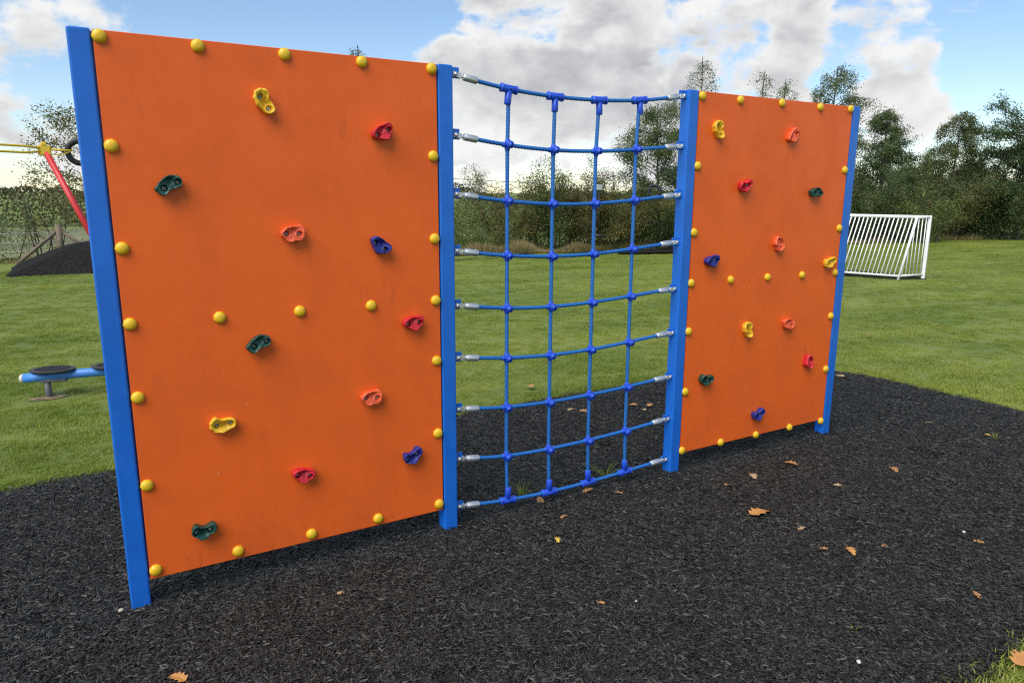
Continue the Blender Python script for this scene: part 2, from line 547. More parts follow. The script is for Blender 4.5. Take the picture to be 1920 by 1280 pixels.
def mulch_sd(x, y):
    """signed distance to the edge of the mulch bed, negative inside"""
    # near edge only turns to grass right of x = 2.4 (front corner of the picture)
    cx, cy = (X0 + X1) / 2, (Y0 + Y1) / 2
    hx, hy = (X1 - X0) / 2 - RC, (Y1 - Y0) / 2 - RC
    qx, qy = abs(x - cx) - hx, abs(y - cy) - hy
    d = math.hypot(max(qx, 0), max(qy, 0)) + min(max(qx, qy), 0) - RC
    if y < 0 and x < 2.45:
        # bed runs on towards the viewer here
        d = max(X0 - x, y - Y1, -6.0 - y) if x < 2.3 else max(-6.0 - y, y - Y1, -0.3 + (x - 2.3) * 2)
    if y < 0 and x >= 2.3:
        d2 = max(-1.93 - 0.004 * x - y, x - X1, math.hypot(max(x - (X1 - RC), 0), max((Y0 + RC) - y, 0)) - RC if (x > X1 - RC and y < Y0 + RC) else -9)
        d = d2
    return d + edge_wobble(x, y)


def sheet(name, x0, x1, y0, y1, nx, ny, zf, mat, keep=None, kind='structure', smooth=True):
    xs = np.linspace(x0, x1, nx)
    ys = np.linspace(y0, y1, ny)
    vs = [(x, y, zf(x, y)) for y in ys for x in xs]
    fs = []
    for j in range(ny - 1):
        for i in range(nx - 1):
            if keep is None or keep((xs[i] + xs[i + 1]) / 2, (ys[j] + ys[j + 1]) / 2):
                a = j * nx + i
                fs.append((a, a + 1, a + nx + 1, a + nx))
    me = from_np(name, vs, fs)
    o = link(name, me, mat, smooth=smooth)
    if kind:
        o['kind'] = kind
    return o


GZ = -0.03          # soil level; turf and shreds fill up to about z = 0
# lawn: one sheet to the horizon
me = from_np('lawn', [(-500, -200, GZ), (700, -200, GZ), (700, 900, GZ), (-500, 900, GZ)], [(0, 1, 2, 3)])
lawn = tag(link('lawn', me, M['lawn']), kind='structure')


def mulch_z(x, y):
    e = min(max(-mulch_sd(x, y) / 0.25, 0), 1)
    return GZ + 0.004 + e * (0.012 + 0.008 * (0.5 + 0.5 * mnoise.noise((x * 1.4, y * 1.4, 0))) + 0.004 * (0.5 + 0.5 * mnoise.noise((x * 6, y * 6, 2))))


sheet('mulch_bed', X0 - 0.2, X1 + 0.2, -5.0, Y1 + 0.2, 190, 150, mulch_z, M['mulch'],
      keep=lambda x, y: mulch_sd(x, y) < 0.03)


# rubber shreds: small heaps of loose shreds
def chip_clump(name, seed, n=64, rad=0.07):
    rng = np.random.default_rng(seed)
    r = rad * np.sqrt(rng.random(n))
    aa = rng.uniform(0, 2 * PI, n)
    x, y = r * np.cos(aa), r * np.sin(aa)
    L = np.exp(rng.normal(math.log(0.0108), 0.50, n)).clip(0.005, 0.042)
    W = (L * rng.uniform(0.16, 0.42, n)).clip(0.0022, 0.0085)
    T = W * rng.uniform(0.25, 0.6, n)
    yaw = rng.uniform(0, 2 * PI, n)
    pit = rng.normal(0, 0.22, n)
    roll = rng.normal(0, 0.5, n)
    bend = rng.normal(0, 0.16, n) * L
    hz = rng.uniform(0.000, 0.012, n)
    ca, sa, cp, sp, cr, sr = np.cos(yaw), np.sin(yaw), np.cos(pit), np.sin(pit), np.cos(roll), np.sin(roll)
    verts = np.zeros((n, 9, 3), np.float32)
    k = 0
    for sg, wf in ((-0.5, 0.55), (0.0, 1.0), (0.5, 0.45)):
        lx = sg * L
        by = bend * (1 - 4 * sg * sg)
        for q, hq in ((-1, 0.0), (0, 1.0), (1, 0.0)):
            dy = q * W * wf * 0.5
            lz = hq * T * wf
            ly2 = dy * cr - lz * sr + by
            lz2 = dy * sr + lz * cr
            verts[:, k, 0] = x + (lx * cp - lz2 * sp) * ca - ly2 * sa
            verts[:, k, 1] = y + (lx * cp - lz2 * sp) * sa + ly2 * ca
            verts[:, k, 2] = hz + lx * sp + lz2 * cp
            k += 1
    f = np.array([(0, 1, 4, 3), (1, 2, 5, 4), (3, 4, 7, 6), (4, 5, 8, 7)])
    me = from_np(name, verts.reshape(-1, 3), (np.arange(n)[:, None, None] * 9 + f[None]).reshape(-1, 4))
    me.materials.append(M['chip'])
    return bpy.data.objects.new(name, me)          # source only, never linked to the scene


def chip_points():
    rng = np.random.default_rng(5)
    N = 26000
    x = rng.uniform(-1.75, 6.4, N)
    y = rng.uniform(-3.2, 1.85, N)
    dist = np.hypot(x, y + 3.02)
    ang = np.degrees(np.arctan2(x, y + 3.022))
    ok = (ang > -32) & (ang < 88) & (dist > 1.2) & (rng.random(N) < np.clip(1.3 - dist / 11.0, 0.5, 1.0))
    P, Sc = [], []
    for a_, b_ in zip(x[ok], y[ok]):
        if mulch_sd(a_, b_) < -0.035:
            P.append((a_, b_, mulch_z(a_, b_) + 0.001))
            Sc.append(rng.uniform(0.8, 1.25))
    return P, Sc


# grass: tufts of blades scattered by geometry nodes
def tuft_mesh(name, seed, n=80, rad=0.085, hmin=0.009, hmax=0.027, wid=0.0034):
    rng = np.random.default_rng(seed)
    r = rad * np.sqrt(rng.random(n))
    a = rng.uniform(0, 2 * PI, n)
    bx, by = r * np.cos(a), r * np.sin(a)
    h = rng.uniform(hmin, hmax, n)
    lean = rng.uniform(0.3, 2.0, n) * h
    la = rng.uniform(0, 2 * PI, n)
    wa = la + PI / 2 + rng.normal(0, .4, n)
    wx, wy = np.cos(wa) * wid * 0.5, np.sin(wa) * wid * 0.5
    v = np.zeros((n, 5, 3))
    v[:, 0] = np.stack([bx - wx, by - wy, np.full(n, -0.004)], 1)
    v[:, 1] = np.stack([bx + wx, by + wy, np.full(n, -0.004)], 1)
    mx, my = bx + np.cos(la) * lean * 0.35, by + np.sin(la) * lean * 0.35
    v[:, 2] = np.stack([mx - wx * .8, my - wy * .8, h * 0.6], 1)
    v[:, 3] = np.stack([mx + wx * .8, my + wy * .8, h * 0.6], 1)
    v[:, 4] = np.stack([bx + np.cos(la) * lean, by + np.sin(la) * lean, h], 1)
    f = np.array([(0, 1, 3), (0, 3, 2), (2, 3, 4)])
    return from_np(name, v.reshape(-1, 3), (np.arange(n)[:, None, None] * 5 + f[None]).reshape(-1, 3))


def scatter_object(name, pts, scales, tufts, label, cat, seed):
    """a point mesh whose geometry-nodes modifier puts a tuft on every point"""
    rng = np.random.default_rng(seed)
    n = len(pts)
    me = bpy.data.meshes.new(name)
    me.vertices.add(n)
    me.vertices.foreach_set('co', np.asarray(pts, np.float32).ravel())
    at = me.attributes.new('rot', 'FLOAT_VECTOR', 'POINT')
    rot = np.zeros((n, 3), np.float32)
    rot[:, 2] = rng.uniform(0, 2 * PI, n)
    at.data.foreach_set('vector', rot.ravel())
    at = me.attributes.new('scl', 'FLOAT', 'POINT')
    at.data.foreach_set('value', np.asarray(scales, np.float32))
    at = me.attributes.new('pick', 'INT', 'POINT')
    at.data.foreach_set('value', rng.integers(0, len(tufts), n).astype(np.int32))
    me.update()
    o = link(name, me)
    tag(o, label, cat, kind='stuff')
    ng = bpy.data.node_groups.new(name, 'GeometryNodeTree')
    ng.interface.new_socket('Geometry', in_out='INPUT', socket_type='NodeSocketGeometry')
    ng.interface.new_socket('Geometry', in_out='OUTPUT', socket_type='NodeSocketGeometry')
    N, Lk = ng.nodes, ng.links
    gi, go = N.new('NodeGroupInput'), N.new('NodeGroupOutput')
    g2i = N.new('GeometryNodeGeometryToInstance')
    for t in tufts:
        oi = N.new('GeometryNodeObjectInfo')
        oi.inputs['Object'].default_value = t
        Lk.new(oi.outputs['Geometry'], g2i.inputs[0])
    iop = N.new('GeometryNodeInstanceOnPoints')

    def attr(nm, typ):
        a = N.new('GeometryNodeInputNamedAttribute')
        a.data_type = typ
        a.inputs['Name'].default_value = nm
        return next(s for s in a.outputs if s.enabled and s.name == 'Attribute')
    Lk.new(gi.outputs[0], iop.inputs['Points'])
    Lk.new(g2i.outputs[0], iop.inputs['Instance'])
    iop.inputs['Pick Instance'].default_value = True
    Lk.new(attr('pick', 'INT'), iop.inputs['Instance Index'])
    Lk.new(attr('rot', 'FLOAT_VECTOR'), iop.inputs['Rotation'])
    Lk.new(attr('scl', 'FLOAT'), iop.inputs['Scale'])
    Lk.new(iop.outputs[0], go.inputs[0])
    md = o.modifiers.new('scatter', 'NODES')
    md.node_group = ng
    return o


tufts = []
for i in range(5):
    tm = tuft_mesh('grass_tuft', 40 + i)
    tm.materials.append(M['grass'])
    tufts.append(bpy.data.objects.new('grass_tuft', tm))      # source only, never linked to the scene


def lawn_points():
    rng = np.random.default_rng(9)
    P, Sc = [], []
    N = 130000
    x = rng.uniform(-3.5, 36, N)
    y = rng.uniform(-3.2, 15.5, N)
    d = np.hypot(x, y + 3.02)
    keep = rng.random(N) < np.clip(1.25 - d / 14.0, 0.34, 1.0)
    for a, b, dd, k in zip(x, y, d, keep):
        if not k:
            continue
        if b < -5.6 + 0.44 * a and not (a < 3.6 and b < -1.7):
            continue
        if a > 1 and b > 13.6 - 0.02 * a:
            continue
        s = mulch_sd(a, b)
        if s < 0.03:
            continue
        if ((a + 0.37) / 0.25) ** 2 + ((b - 3.78) / 0.13) ** 2 < 1 + 0.5 * mnoise.noise((a * 9, b * 9, 1)) and rng.random() < 0.9:
            continue
        if math.hypot((a - 13.98) * -0.31 + (b - 6.95) * 0.95, 3.9 * ((a - 13.98) * 0.95 + (b - 6.95) * 0.31)) < 2.05 and rng.random() < 0.85:
            continue
        near = max(0.0, 1 - s / 0.30)
        lush = 0.85 + 0.35 * mnoise.noise((a * 0.8, b * 0.8, 11)) + 0.55 * near * rng.random()
        P.append((a, b, GZ))
        Sc.append(max(0.55, lush) * rng.uniform(0.75, 1.2) * (1.5 if b < -1.6 and a < 5 else 1.0))
    # a ragged extra row along the edge of the bed
    for _ in range(60000):
        a, b = rng.uniform(-2.2, 7), rng.uniform(-2.3, 2.2)
        s = mulch_sd(a, b)
        if 0.005 < s < 0.10 and rng.random() < 0.30:
            P.append((a, b, GZ))
            Sc.append(rng.uniform(0.55, 1.25))
    return P, Sc


P, Sc = chip_points()
scatter_object('rubber_chips', P, Sc, [chip_clump('chip_clump', 300 + i) for i in range(14)],
               'loose shredded black rubber chips covering the ground round the climbing walls', 'rubber mulch', 4)
P, Sc = lawn_points()
scatter_object('grass', P, Sc, tufts, 'short mown green grass of the playing field behind and beside the black mulch', 'grass', 3)

# worn soil, mulch patches, a dark strip, pasture and mound
def disc_patch(name, cx, cy, rx, ry, z, mat, seed, n=28, rot=0.0):
    vs = [(cx, cy, z + GZ)]
    for k in range(n):
        a = 2 * PI * k / n
        q = 1 + 0.22 * mnoise.noise((math.cos(a) * 1.5, math.sin(a) * 1.5, seed)) + 0.1 * mnoise.noise((math.cos(a) * 5, math.sin(a) * 5, seed))
        px, py = rx * q * math.cos(a), ry * q * math.sin(a)
        vs.append((cx + px * math.cos(rot) - py * math.sin(rot), cy + px * math.sin(rot) + py * math.cos(rot), z + GZ))
    fs = [(0, k + 1, (k + 1) % n + 1) for k in range(n)]
    return tag(link(name, from_np(name, vs, fs), mat), kind='structure')


disc_patch('soil_patch', -0.38, 3.83, 0.15, 0.06, 0.006, M['soil'], 3.0)
disc_patch('goal_mulch', 13.98, 6.95, 2.1, 0.55, 0.012, M['mulch'], 8.0, rot=R(108))
disc_patch('landing_mulch', 15.6, 12.55, 3.2, 0.62, 0.052, M['mulch'], 5.0, rot=R(-5))
disc_patch('dark_strip', 7.2, 13.02, 2.3, 0.07, 0.052, M['mulch'], 6.0, rot=R(4))  # thin dark strip along the back of the lawn, shares the bed material

M['pasture'] = plain('pasture_grass', (0.15, 0.16, 0.065), 0.9, var=0.28, scale=0.35)
me = from_np('pasture', [(-60, 18.5, -0.01), (9, 18.5, -0.01), (30, 33, -0.01), (-60, 40, -0.01)], [(0, 1, 2, 3)])
tag(link('pasture', me, M['pasture']), kind='structure')


def mound_z(x, y):
    wob = 0.10 * mnoise.noise((x * 0.9, y * 0.9, 4))
    rx = min((x + 1.42) / 1.35, (6.0 - x) / 1.75)
    ry = min((y - 14.05) / 1.0, (16.75 - y) / 1.0)
    e = min(rx, ry) + wob * 0.5
    e = max(-0.1, e)
    k = e if e < 0.7 else 0.7 + 0.3 * (1 - math.exp(-(e - 0.7) / 0.3))
    return GZ - 0.01 + 0.63 * k + 0.012 * mnoise.noise((x * 5, y * 5, 1))


sheet('mulch_mound', -1.6, 6.0, 14.0, 16.8, 150, 70, mound_z, M['mulch'], keep=lambda x, y: mound_z(x, y) > GZ - 0.03)

# ================================================================== CLIMBING WALLS
PW = 0.0724
POST_X = [0.0185, 1.409, 2.904, 4.332]
H = 2.2


def lathe_mesh(name, prof, n, flat=False):
    """profile [(r, h)] turned about -Y (towards the viewer)"""
    vs, fs = [], []
    for r, h in prof:
        for k in range(n):
            a = 2 * PI * (k + 0.5) / n
            vs.append((r * math.cos(a), -h, r * math.sin(a)))
    for i in range(len(prof) - 1):
        for k in range(n):
            a, b = i * n + k, i * n + (k + 1) % n
            fs.append((a, b, b + n, a + n))
    me = bpy.data.meshes.new(name)
    fs.append(tuple(range((len(prof) - 1) * n, len(prof) * n)))
    me.from_pydata(vs, [], fs)
    me.update()
    me.polygons.foreach_set('use_smooth', [not flat] * len(fs))
    return me


cap_me = lathe_mesh('bolt_cap', [(0.0250, -0.001), (0.0250, 0.004), (0.0224, 0.0105), (0.0158, 0.016), (0.0072, 0.0180)], 9, False)
cap_me.materials.append(M['yellow_cap'])
bolt_me = lathe_mesh('hold_bolt', [(0.0078, -0.004), (0.0078, 0.004), (0.0066, 0.0055), (0.0042, 0.0055), (0.0038, 0.002)], 12, False)
bolt_me.materials.append(M['dark_bolt'])

SHAPES = {
    'flare': ([(-28, 34), (-19, 30), (-8, 23), (6, 22), (20, 24), (39, 22), (49, 15), (52, 2), (50, -11), (40, -20), (24, -25), (10, -30), (-3, -34), (-17, -31), (-33, -29), (-39, -22), (-45, -17), (-52, -11), (-51, 1), (-52, 12), (-46, 18), (-42, 26), (-35, 32)],
              [(-22, -4), (30, 1)], (4, -2), 34),
    'owl': ([(-47, 10), (-36, 20), (-25, 28), (-17, 27), (-7, 32), (1, 29), (11, 34), (21, 32), (32, 37), (40, 29), (47, 21), (49, 10), (51, -8), (48, -21), (38, -28), (27, -33), (12, -31), (0, -33), (-13, -37), (-26, -31), (-37, -20), (-48, -9), (-51, 2)],
            [(-26, -1), (26, -2)], (0, 12), 34),
    'snout': ([(-45, 26), (-34, 34), (-21, 35), (0, 34), (18, 29), (32, 26), (43, 24), (50, 13), (50, 2), (44, -9), (32, -20), (18, -28), (1, -35), (-12, -28), (-24, -17), (-36, -7), (-45, 4), (-50, 15)],
              [(-24, 7), (27, -4)], (2, 17), 40),
    'bean': ([(-50, -8), (-41, 1), (-32, 12), (-18, 24), (-3, 33), (12, 37), (27, 35), (39, 31), (48, 21), (50, 7), (46, -5), (35, -13), (18, -16), (3, -19), (-7, -28), (-17, -36), (-27, -37), (-37, -29), (-47, -18)],
             [(-16, -10), (34, 8)], (2, 18), 38),
    'channel': ([(-31, 34), (-22, 30), (-14, 23), (0, 19), (12, 21), (24, 26), (36, 33), (44, 27), (49, 12), (48, -1), (39, -9), (28, -13), (20, -23), (11, -30), (-4, -34), (-20, -31), (-28, -24), (-36, -18), (-46, -11), (-49, 4), (-46, 19), (-39, 31)],
                [(-31, -2), (22, 0)], (-4, -3), 38),
}


def hold_mesh(kind):
    pts, bolts, cav, Hh = SHAPES[kind]
    ctr = np.array([(bolts[0][0] + bolts[1][0]) / 2, (bolts[0][1] + bolts[1][1]) / 2 + 1.0])
    P = np.array(pts, float)
    # smooth closed Catmull-Rom outline sampled by angle about the centre
    out = []
    n = len(P)
    for i in range(n):
        p0, p1, p2, p3 = P[i - 1], P[i], P[(i + 1) % n], P[(i + 2) % n]
        for s in np.linspace(0, 1, 10, endpoint=False):
            out.append(0.5 * (2 * p1 + (p2 - p0) * s + (2 * p0 - 5 * p1 + 4 * p2 - p3) * s * s + (3 * p1 - p0 - 3 * p2 + p3) * s ** 3))
    out = np.array(out) - ctr
    ang = np.arctan2(out[:, 1], out[:, 0])
    rad = np.hypot(out[:, 0], out[:, 1])
    o = np.argsort(ang)
    NA = 96
    th = np.linspace(-PI, PI, NA, endpoint=False)
    rr = np.interp(th, ang[o], rad[o], period=2 * PI)
    B = [np.array(b) - ctr for b in bolts]
    cv = np.array(cav) - ctr
    rows = []
    # side wall: foot, belly, lip; then rings into the dish
    prof = [(0.90, -1.0), (0.93, 0.10), (0.98, 0.35), (1.0, 0.60), (0.985, 0.80), (0.95, 0.93), (0.90, 0.99)]
    inner = list(np.linspace(0.84, 0.0, 26))
    V = []
    ax = B[1] - B[0]
    al = np.linalg.norm(ax)
    ax /= al
    nx = np.array([-ax[1], ax[0]])
    for f, hf in prof:
        for t, r in zip(th, rr):
            lobe = 1.0 + 0.10 * math.sin(3 * t + 1.0)
            z = -1.0 if hf < 0 else hf * Hh * lobe
            V.append((math.cos(t) * r * f + ctr[0], -z, math.sin(t) * r * f + ctr[1]))
    for f in inner:
        for t, r in zip(th, rr):
            x, y = math.cos(t) * r * f, math.sin(t) * r * f
            q = np.array([x, y])
            lobe = 1.0 + 0.10 * math.sin(3 * t + 1.0) * f
            dish = max(0.0, 1 - (f / 0.86) ** 2.2)
            z = Hh * lobe * (1.0 - 0.22 * dish)
            # hollow on one side and along the bolts, ridge across between them
            dc = np.linalg.norm((q - cv) * np.array([0.8, 1.25]))
            z -= Hh * 0.30 * math.exp(-(dc / 15.0) ** 2)
            s = float(q @ ax)
            tt = float(q @ nx)
            if kind in ('channel', 'flare'):
                z -= Hh * 0.30 * math.exp(-(tt / 11.0) ** 2) * (1 / (1 + math.exp((abs(s) - al * 0.72) / 3)))
            for b in B:
                db = np.linalg.norm(q - b)
                z -= max(0.0, z - 9.0) * (1 / (1 + math.exp((db - 10.2) / 0.9)))
                z += Hh * 0.06 * math.exp(-((db - 14.5) / 3.0) ** 2)
            V.append((x + ctr[0], -z, y + ctr[1]))
    V = np.array(V) * 0.001
    rowsN = len(prof) + len(inner) - 1       # last ring collapses to a point
    V = V[:rowsN * NA]
    # soft irregularity so the lumps are not perfectly even
    for i in range(len(V)):
        p = V[i]
        if p[1] < 0:
            V[i, 1] += 0.0016 * mnoise.noise((p[0] * 70, p[2] * 70, hash(kind) % 1 + 2.0))
    F = []
    for j in range(rowsN - 1):
        for k in range(NA):
            a, b = j * NA + k, j * NA + (k + 1) % NA
            F.append((a, b, b + NA, a + NA))
    me = bpy.data.meshes.new('climbing_hold')
    F.append(tuple(range((rowsN - 1) * NA, rowsN * NA)))
    me.from_pydata(V.tolist(), [], F)
    me.update()
    me.polygons.foreach_set('use_smooth', [True] * len(me.polygons))
    me.materials.append(M['hold_red'])
    return me


HOLD_ME = {k: hold_mesh(k) for k in SHAPES}
COLS = {'yellow': M['hold_yellow'], 'red': M['hold_red'], 'salmon': M['hold_salmon'], 'green': M['hold_green'], 'blue': M['hold_blue']}
COLW = {'yellow': 'yellow', 'red': 'red', 'salmon': 'pale orange', 'green': 'dark green', 'blue': 'dark blue'}
FY = 0.004          # front face of the boards


def add_hold(parent, kind, col, x, z, deg):
    o = link('climbing_hold', HOLD_ME[kind], None, parent, loc=(x, FY, z))
    o.rotation_euler = (0, -R(deg), 0)
    o.material_slots[0].link = 'OBJECT'
    o.material_slots[0].material = COLS[col]
    o['label'] = COLW[col] + ' climbing hold'
    for bx, bz in SHAPES[kind][1]:
        link('hold_bolt', bolt_me, None, o, loc=(bx * 0.001, -0.0085, bz * 0.001))
    return o


def make_post(parent, x, ends_l=False, ends_r=False):
    b = MB()
    b.box((x, 0.0, -0.25), (x + PW, PW, H), 0.0075, 3)
    p = b.build('post', M['blue'], parent)
    return p


def climbing_wall(name, label, xa, xb, bolts, holds, group):
    t = thing(name, label, 'climbing wall', (0, 0, 0), 0, group)
    posts = [make_post(t, xa), make_post(t, xb)]
    x0, x1 = xa + PW + 0.006, xb - 0.006
    b = MB()
    b.box((x0, FY, 0.108), (x1, FY + 0.018, 2.197), 0.0025, 2)
    panel = b.build('panel', M['orange'], t)
    for xx in (xa + PW - 0.001, xb - 0.05):
        f = MB()
        f.box((xx, FY + 0.020, 0.11), (xx + 0.051, FY + 0.026, 2.194))
        f.build('flange', M['blue'], t)
    f = MB()
    f.box((x0 + 0.06, FY + 0.020, 1.125), (x1 - 0.06, FY + 0.050, 1.185), 0.003, 1)
    f.build('cross_rail', M['blue'], t)
    rng = random.Random(4)
    for x, z in bolts:
        o = link('bolt_cap', cap_me, None, t, loc=(x, FY, z))
        o.rotation_euler = (0, rng.uniform(0, 6), 0)
    for h in holds:
        add_hold(t, *h)
    return t, posts


ROWS = [2.175, 1.806, 1.441, 1.157, 0.870, 0.510, 0.145]
B1 = [(x, 2.175) for x in (0.117, 0.435, 0.750, 1.064, 1.379)]
B1 += [(x, z) for x in (0.119, 1.380) for z in ROWS[1:]]
B1 += [(x, 0.144) for x in (0.437, 0.751, 1.065)] + [(x, 1.156) for x in (0.437, 0.754, 1.067)]
H1 = [('flare', 'yellow', 0.658, 1.990, -60), ('snout', 'red', 1.139, 1.894, 38), ('bean', 'green', 0.291, 1.670, 6),
      ('owl', 'salmon', 0.739, 1.481, 0), ('snout', 'blue', 1.109, 1.417, -25), ('bean', 'green', 0.573, 1.039, 0),
      ('snout', 'red', 1.258, 1.062, 18), ('flare', 'yellow', 0.414, 0.719, 0), ('owl', 'salmon', 1.048, 0.742, -4),
      ('channel', 'blue', 1.242, 0.427, 23), ('snout', 'red', 0.726, 0.434, 0), ('channel', 'green', 0.310, 0.277, 0)]
B2 = [(3.000, 2.172), (3.298, 2.171), (3.649, 2.176), (4.000, 2.174), (4.300, 2.180)]
B2 += [(2.993, z) for z in (1.799, 1.431, 1.142, 0.858, 0.493, 0.124)]
B2 += [(4.299, z) for z in (1.801, 1.428, 1.136, 0.841, 0.472, 0.100)]
B2 += [(3.322, 0.118), (3.643, 0.113), (3.972, 0.108), (3.315, 1.143), (3.638, 1.141), (3.965, 1.137)]
H2 = [('flare', 'yellow', 3.125, 1.998, -68), ('owl', 'salmon', 3.750, 1.993, 32), ('channel', 'red', 3.366, 1.692, 16),
      ('bean', 'green', 4.005, 1.658, -24), ('owl', 'salmon', 3.700, 1.347, -62), ('snout', 'blue', 3.132, 1.262, 22),
      ('flare', 'yellow', 4.215, 1.210, 20), ('flare', 'yellow', 3.479, 0.825, -70), ('owl', 'salmon', 3.850, 0.832, -22),
      ('snout', 'red', 4.080, 0.551, -60), ('channel', 'green', 3.143, 0.550, -8), ('channel', 'blue', 3.632, 0.256, 18)]
w1, posts1 = climbing_wall('climbing_wall', 'larger nearer orange board between blue posts with twelve coloured holds, left of the rope net',
                           POST_X[0], POST_X[1], B1, H1, 'orange climbing walls')
w2, posts2 = climbing_wall('climbing_wall', 'farther orange board between blue posts with twelve coloured holds, right of the rope net',
                           POST_X[2], POST_X[3], B2, H2, 'orange climbing walls')

# ------------------------------------------------------------------ rope net
YN = 0.034
RX = [1.499, 1.782, 2.045, 2.308, 2.572, 2.891]
RZ = [(2.171, 2.125, 2.108, 2.108, 2.124, 2.171), (1.906, 1.870, 1.856, 1.857, 1.875, 1.904),
      (1.642, 1.608, 1.593, 1.594, 1.611, 1.640), (1.381, 1.346, 1.331, 1.334, 1.350, 1.378),
      (1.123, 1.085, 1.073, 1.075, 1.091, 1.112), (0.866, 0.831, 0.815, 0.818, 0.832, 0.855),
      (0.608, 0.573, 0.559, 0.564, 0.572, 0.593), (0.352, 0.309, 0.296, 0.302, 0.310, 0.335),
      (0.095, 0.062, 0.049, 0.051, 0.060, 0.078)]
PL_L, PL_R = POST_X[1] + PW, POST_X[2]
net = thing('climbing_net', 'blue rope climbing net hanging between the two orange boards', 'rope net')


def rope_path(row):
    xs, zs = np.array(RX), np.array(RZ[row])
    # smooth curve through the crossings
    c = np.polyfit(xs, zs, 4)
    return lambda x: float(np.polyval(c, x))


def rope_mesh(name, path, rad=0.0098, strands=6, pitch=0.105, step=0.006, n=18):
    path = [Vector(p) for p in path]
    seg = [(b - a).length for a, b in zip(path, path[1:])]
    tot = sum(seg)
    m = max(2, int(tot / step))
    vs = []
    up = None
    cum = np.concatenate([[0], np.cumsum(seg)])
    arr = np.array([tuple(p) for p in path])
    for i in range(m + 1):
        s = tot * i / m
        p = Vector([np.interp(s, cum, arr[:, k]) for k in range(3)])
        e = 0.004
        q0 = Vector([np.interp(max(s - e, 0), cum, arr[:, k]) for k in range(3)])
        q1 = Vector([np.interp(min(s + e, tot), cum, arr[:, k]) for k in range(3)])
        t = (q1 - q0).normalized()
        if up is None:
            up = t.orthogonal().normalized()
        up = (up - t * up.dot(t)).normalized()
        sd = t.cross(up)
        tw = 2 * PI * s / pitch
        for k in range(n):
            a = 2 * PI * k / n
            r = rad * (0.74 + 0.30 * abs(math.cos(strands / 2 * a)))
            vs.append(p + (up * math.cos(a + tw) + sd * math.sin(a + tw)) * r)
    fs = []
    for i in range(m):
        for k in range(n):
            a, b = i * n + k, i * n + (k + 1) % n
            fs.append((a, b, b + n, a + n))
    me = from_np(name, [tuple(v) for v in vs], fs)
    me.polygons.foreach_set('use_smooth', [True] * len(me.polygons))
    return me


# hardware prototypes (built about the origin, pointing along +X towards the net)
def ferrule_proto():
    b = MB()
    b.tube([(0, 0, 0), (0.003, 0, 0), (0.066, 0, 0), (0.070, 0, 0)], [0.0140, 0.0162, 0.0162, 0.0140], 16)
    return b


def clevis_proto():
    b = MB()
    for s in (-1, 1):
        b.box((-0.034, s * 0.0085 - 0.002, -0.0115), (0.008, s * 0.0085 + 0.002, 0.0115), 0.0015, 1)
    b.box((-0.004, -0.0104, -0.0105), (0.010, 0.0104, 0.0105), 0.002, 1)
    b.tube([(0.009, 0, 0), (0.022, 0, 0)], 0.0062, 10)
    b.tube([(-0.022, -0.017, 0), (-0.022, 0.014, 0)], 0.0062, 10)
    b.tube([(-0.022, -0.0175, 0), (-0.022, -0.0105, 0)], 0.0098, 6)
    return b


protoF, protoC = None, None
for row in range(9):
    f = rope_path(row)
    zl, zr = RZ[row][0], RZ[row][5]
    xl, xr = PL_L + 0.135, PL_R - 0.125
    # rope follows a straight run out of the ferrules and the sagging curve between
    def zf(x):
        return f(x)
    xs = np.linspace(xl - 0.03, xr + 0.03, 40)
    path = [(x, YN, zf(x)) for x in xs]
    ro = link('horizontal_rope', rope_mesh('horizontal_rope', path), M['rope'], net)
    for side in (0, 1):
        xe = xl if side == 0 else xr
        sg = 1 if side == 0 else -1
        slope = (zf(xe + sg * 0.02) - zf(xe)) / 0.02
        zc = zf(xe)
        ang = math.atan(slope)
        rot = Matrix.Rotation(-ang, 4, 'Y') if side == 0 else Matrix.Rotation(PI, 4, 'Z') @ Matrix.Rotation(-ang, 4, 'Y')
        dirv = Vector((math.cos(ang) * sg, 0, math.sin(ang)))
        if protoF is None:
            protoF = ferrule_proto().build('ferrule', M['steel'], ro)
            protoC = clevis_proto().build('clevis', M['steel'], ro)
            fo, co = protoF, protoC
        else:
            fo, co = share(protoF, ro), share(protoC, ro)
        pe = Vector((xe, YN, zc))
        fo.matrix_local = Matrix.Translation(pe - dirv * 0.068) @ rot
        co.matrix_local = Matrix.Translation(pe - dirv * 0.090) @ rot

# blue lugs welded to the two inner posts
lug_proto = None
for row in range(9):
    for side in (0, 1):
        zl = RZ[row][0 if side == 0 else 5] + 0.002
        par = posts1[1] if side == 0 else posts2[0]
        if lug_proto is None:
            b = MB()
            b.box((-0.002, -0.004, -0.024), (0.046, 0.004, 0.024), 0.0035, 2)
            lug_proto = b.build('bracket', M['blue'], par)
            lo = lug_proto
        else:
            lo = share(lug_proto, par)
        lo.location = (PL_L if side == 0 else PL_R, YN, zl)
        if side == 1:
            lo.rotation_euler = (0, 0, PI)

# vertical ropes
for c in range(4):
    pts = []
    for row in range(9):
        dx = (0.006 if c < 2 else 0.012) if row == 0 else (0.007 if row == 8 else 0.0)
        pts.append((RX[c + 1] + dx, YN + 0.001, RZ[row][c + 1]))
    link('vertical_rope', rope_mesh('vertical_rope', pts), M['rope'], net)


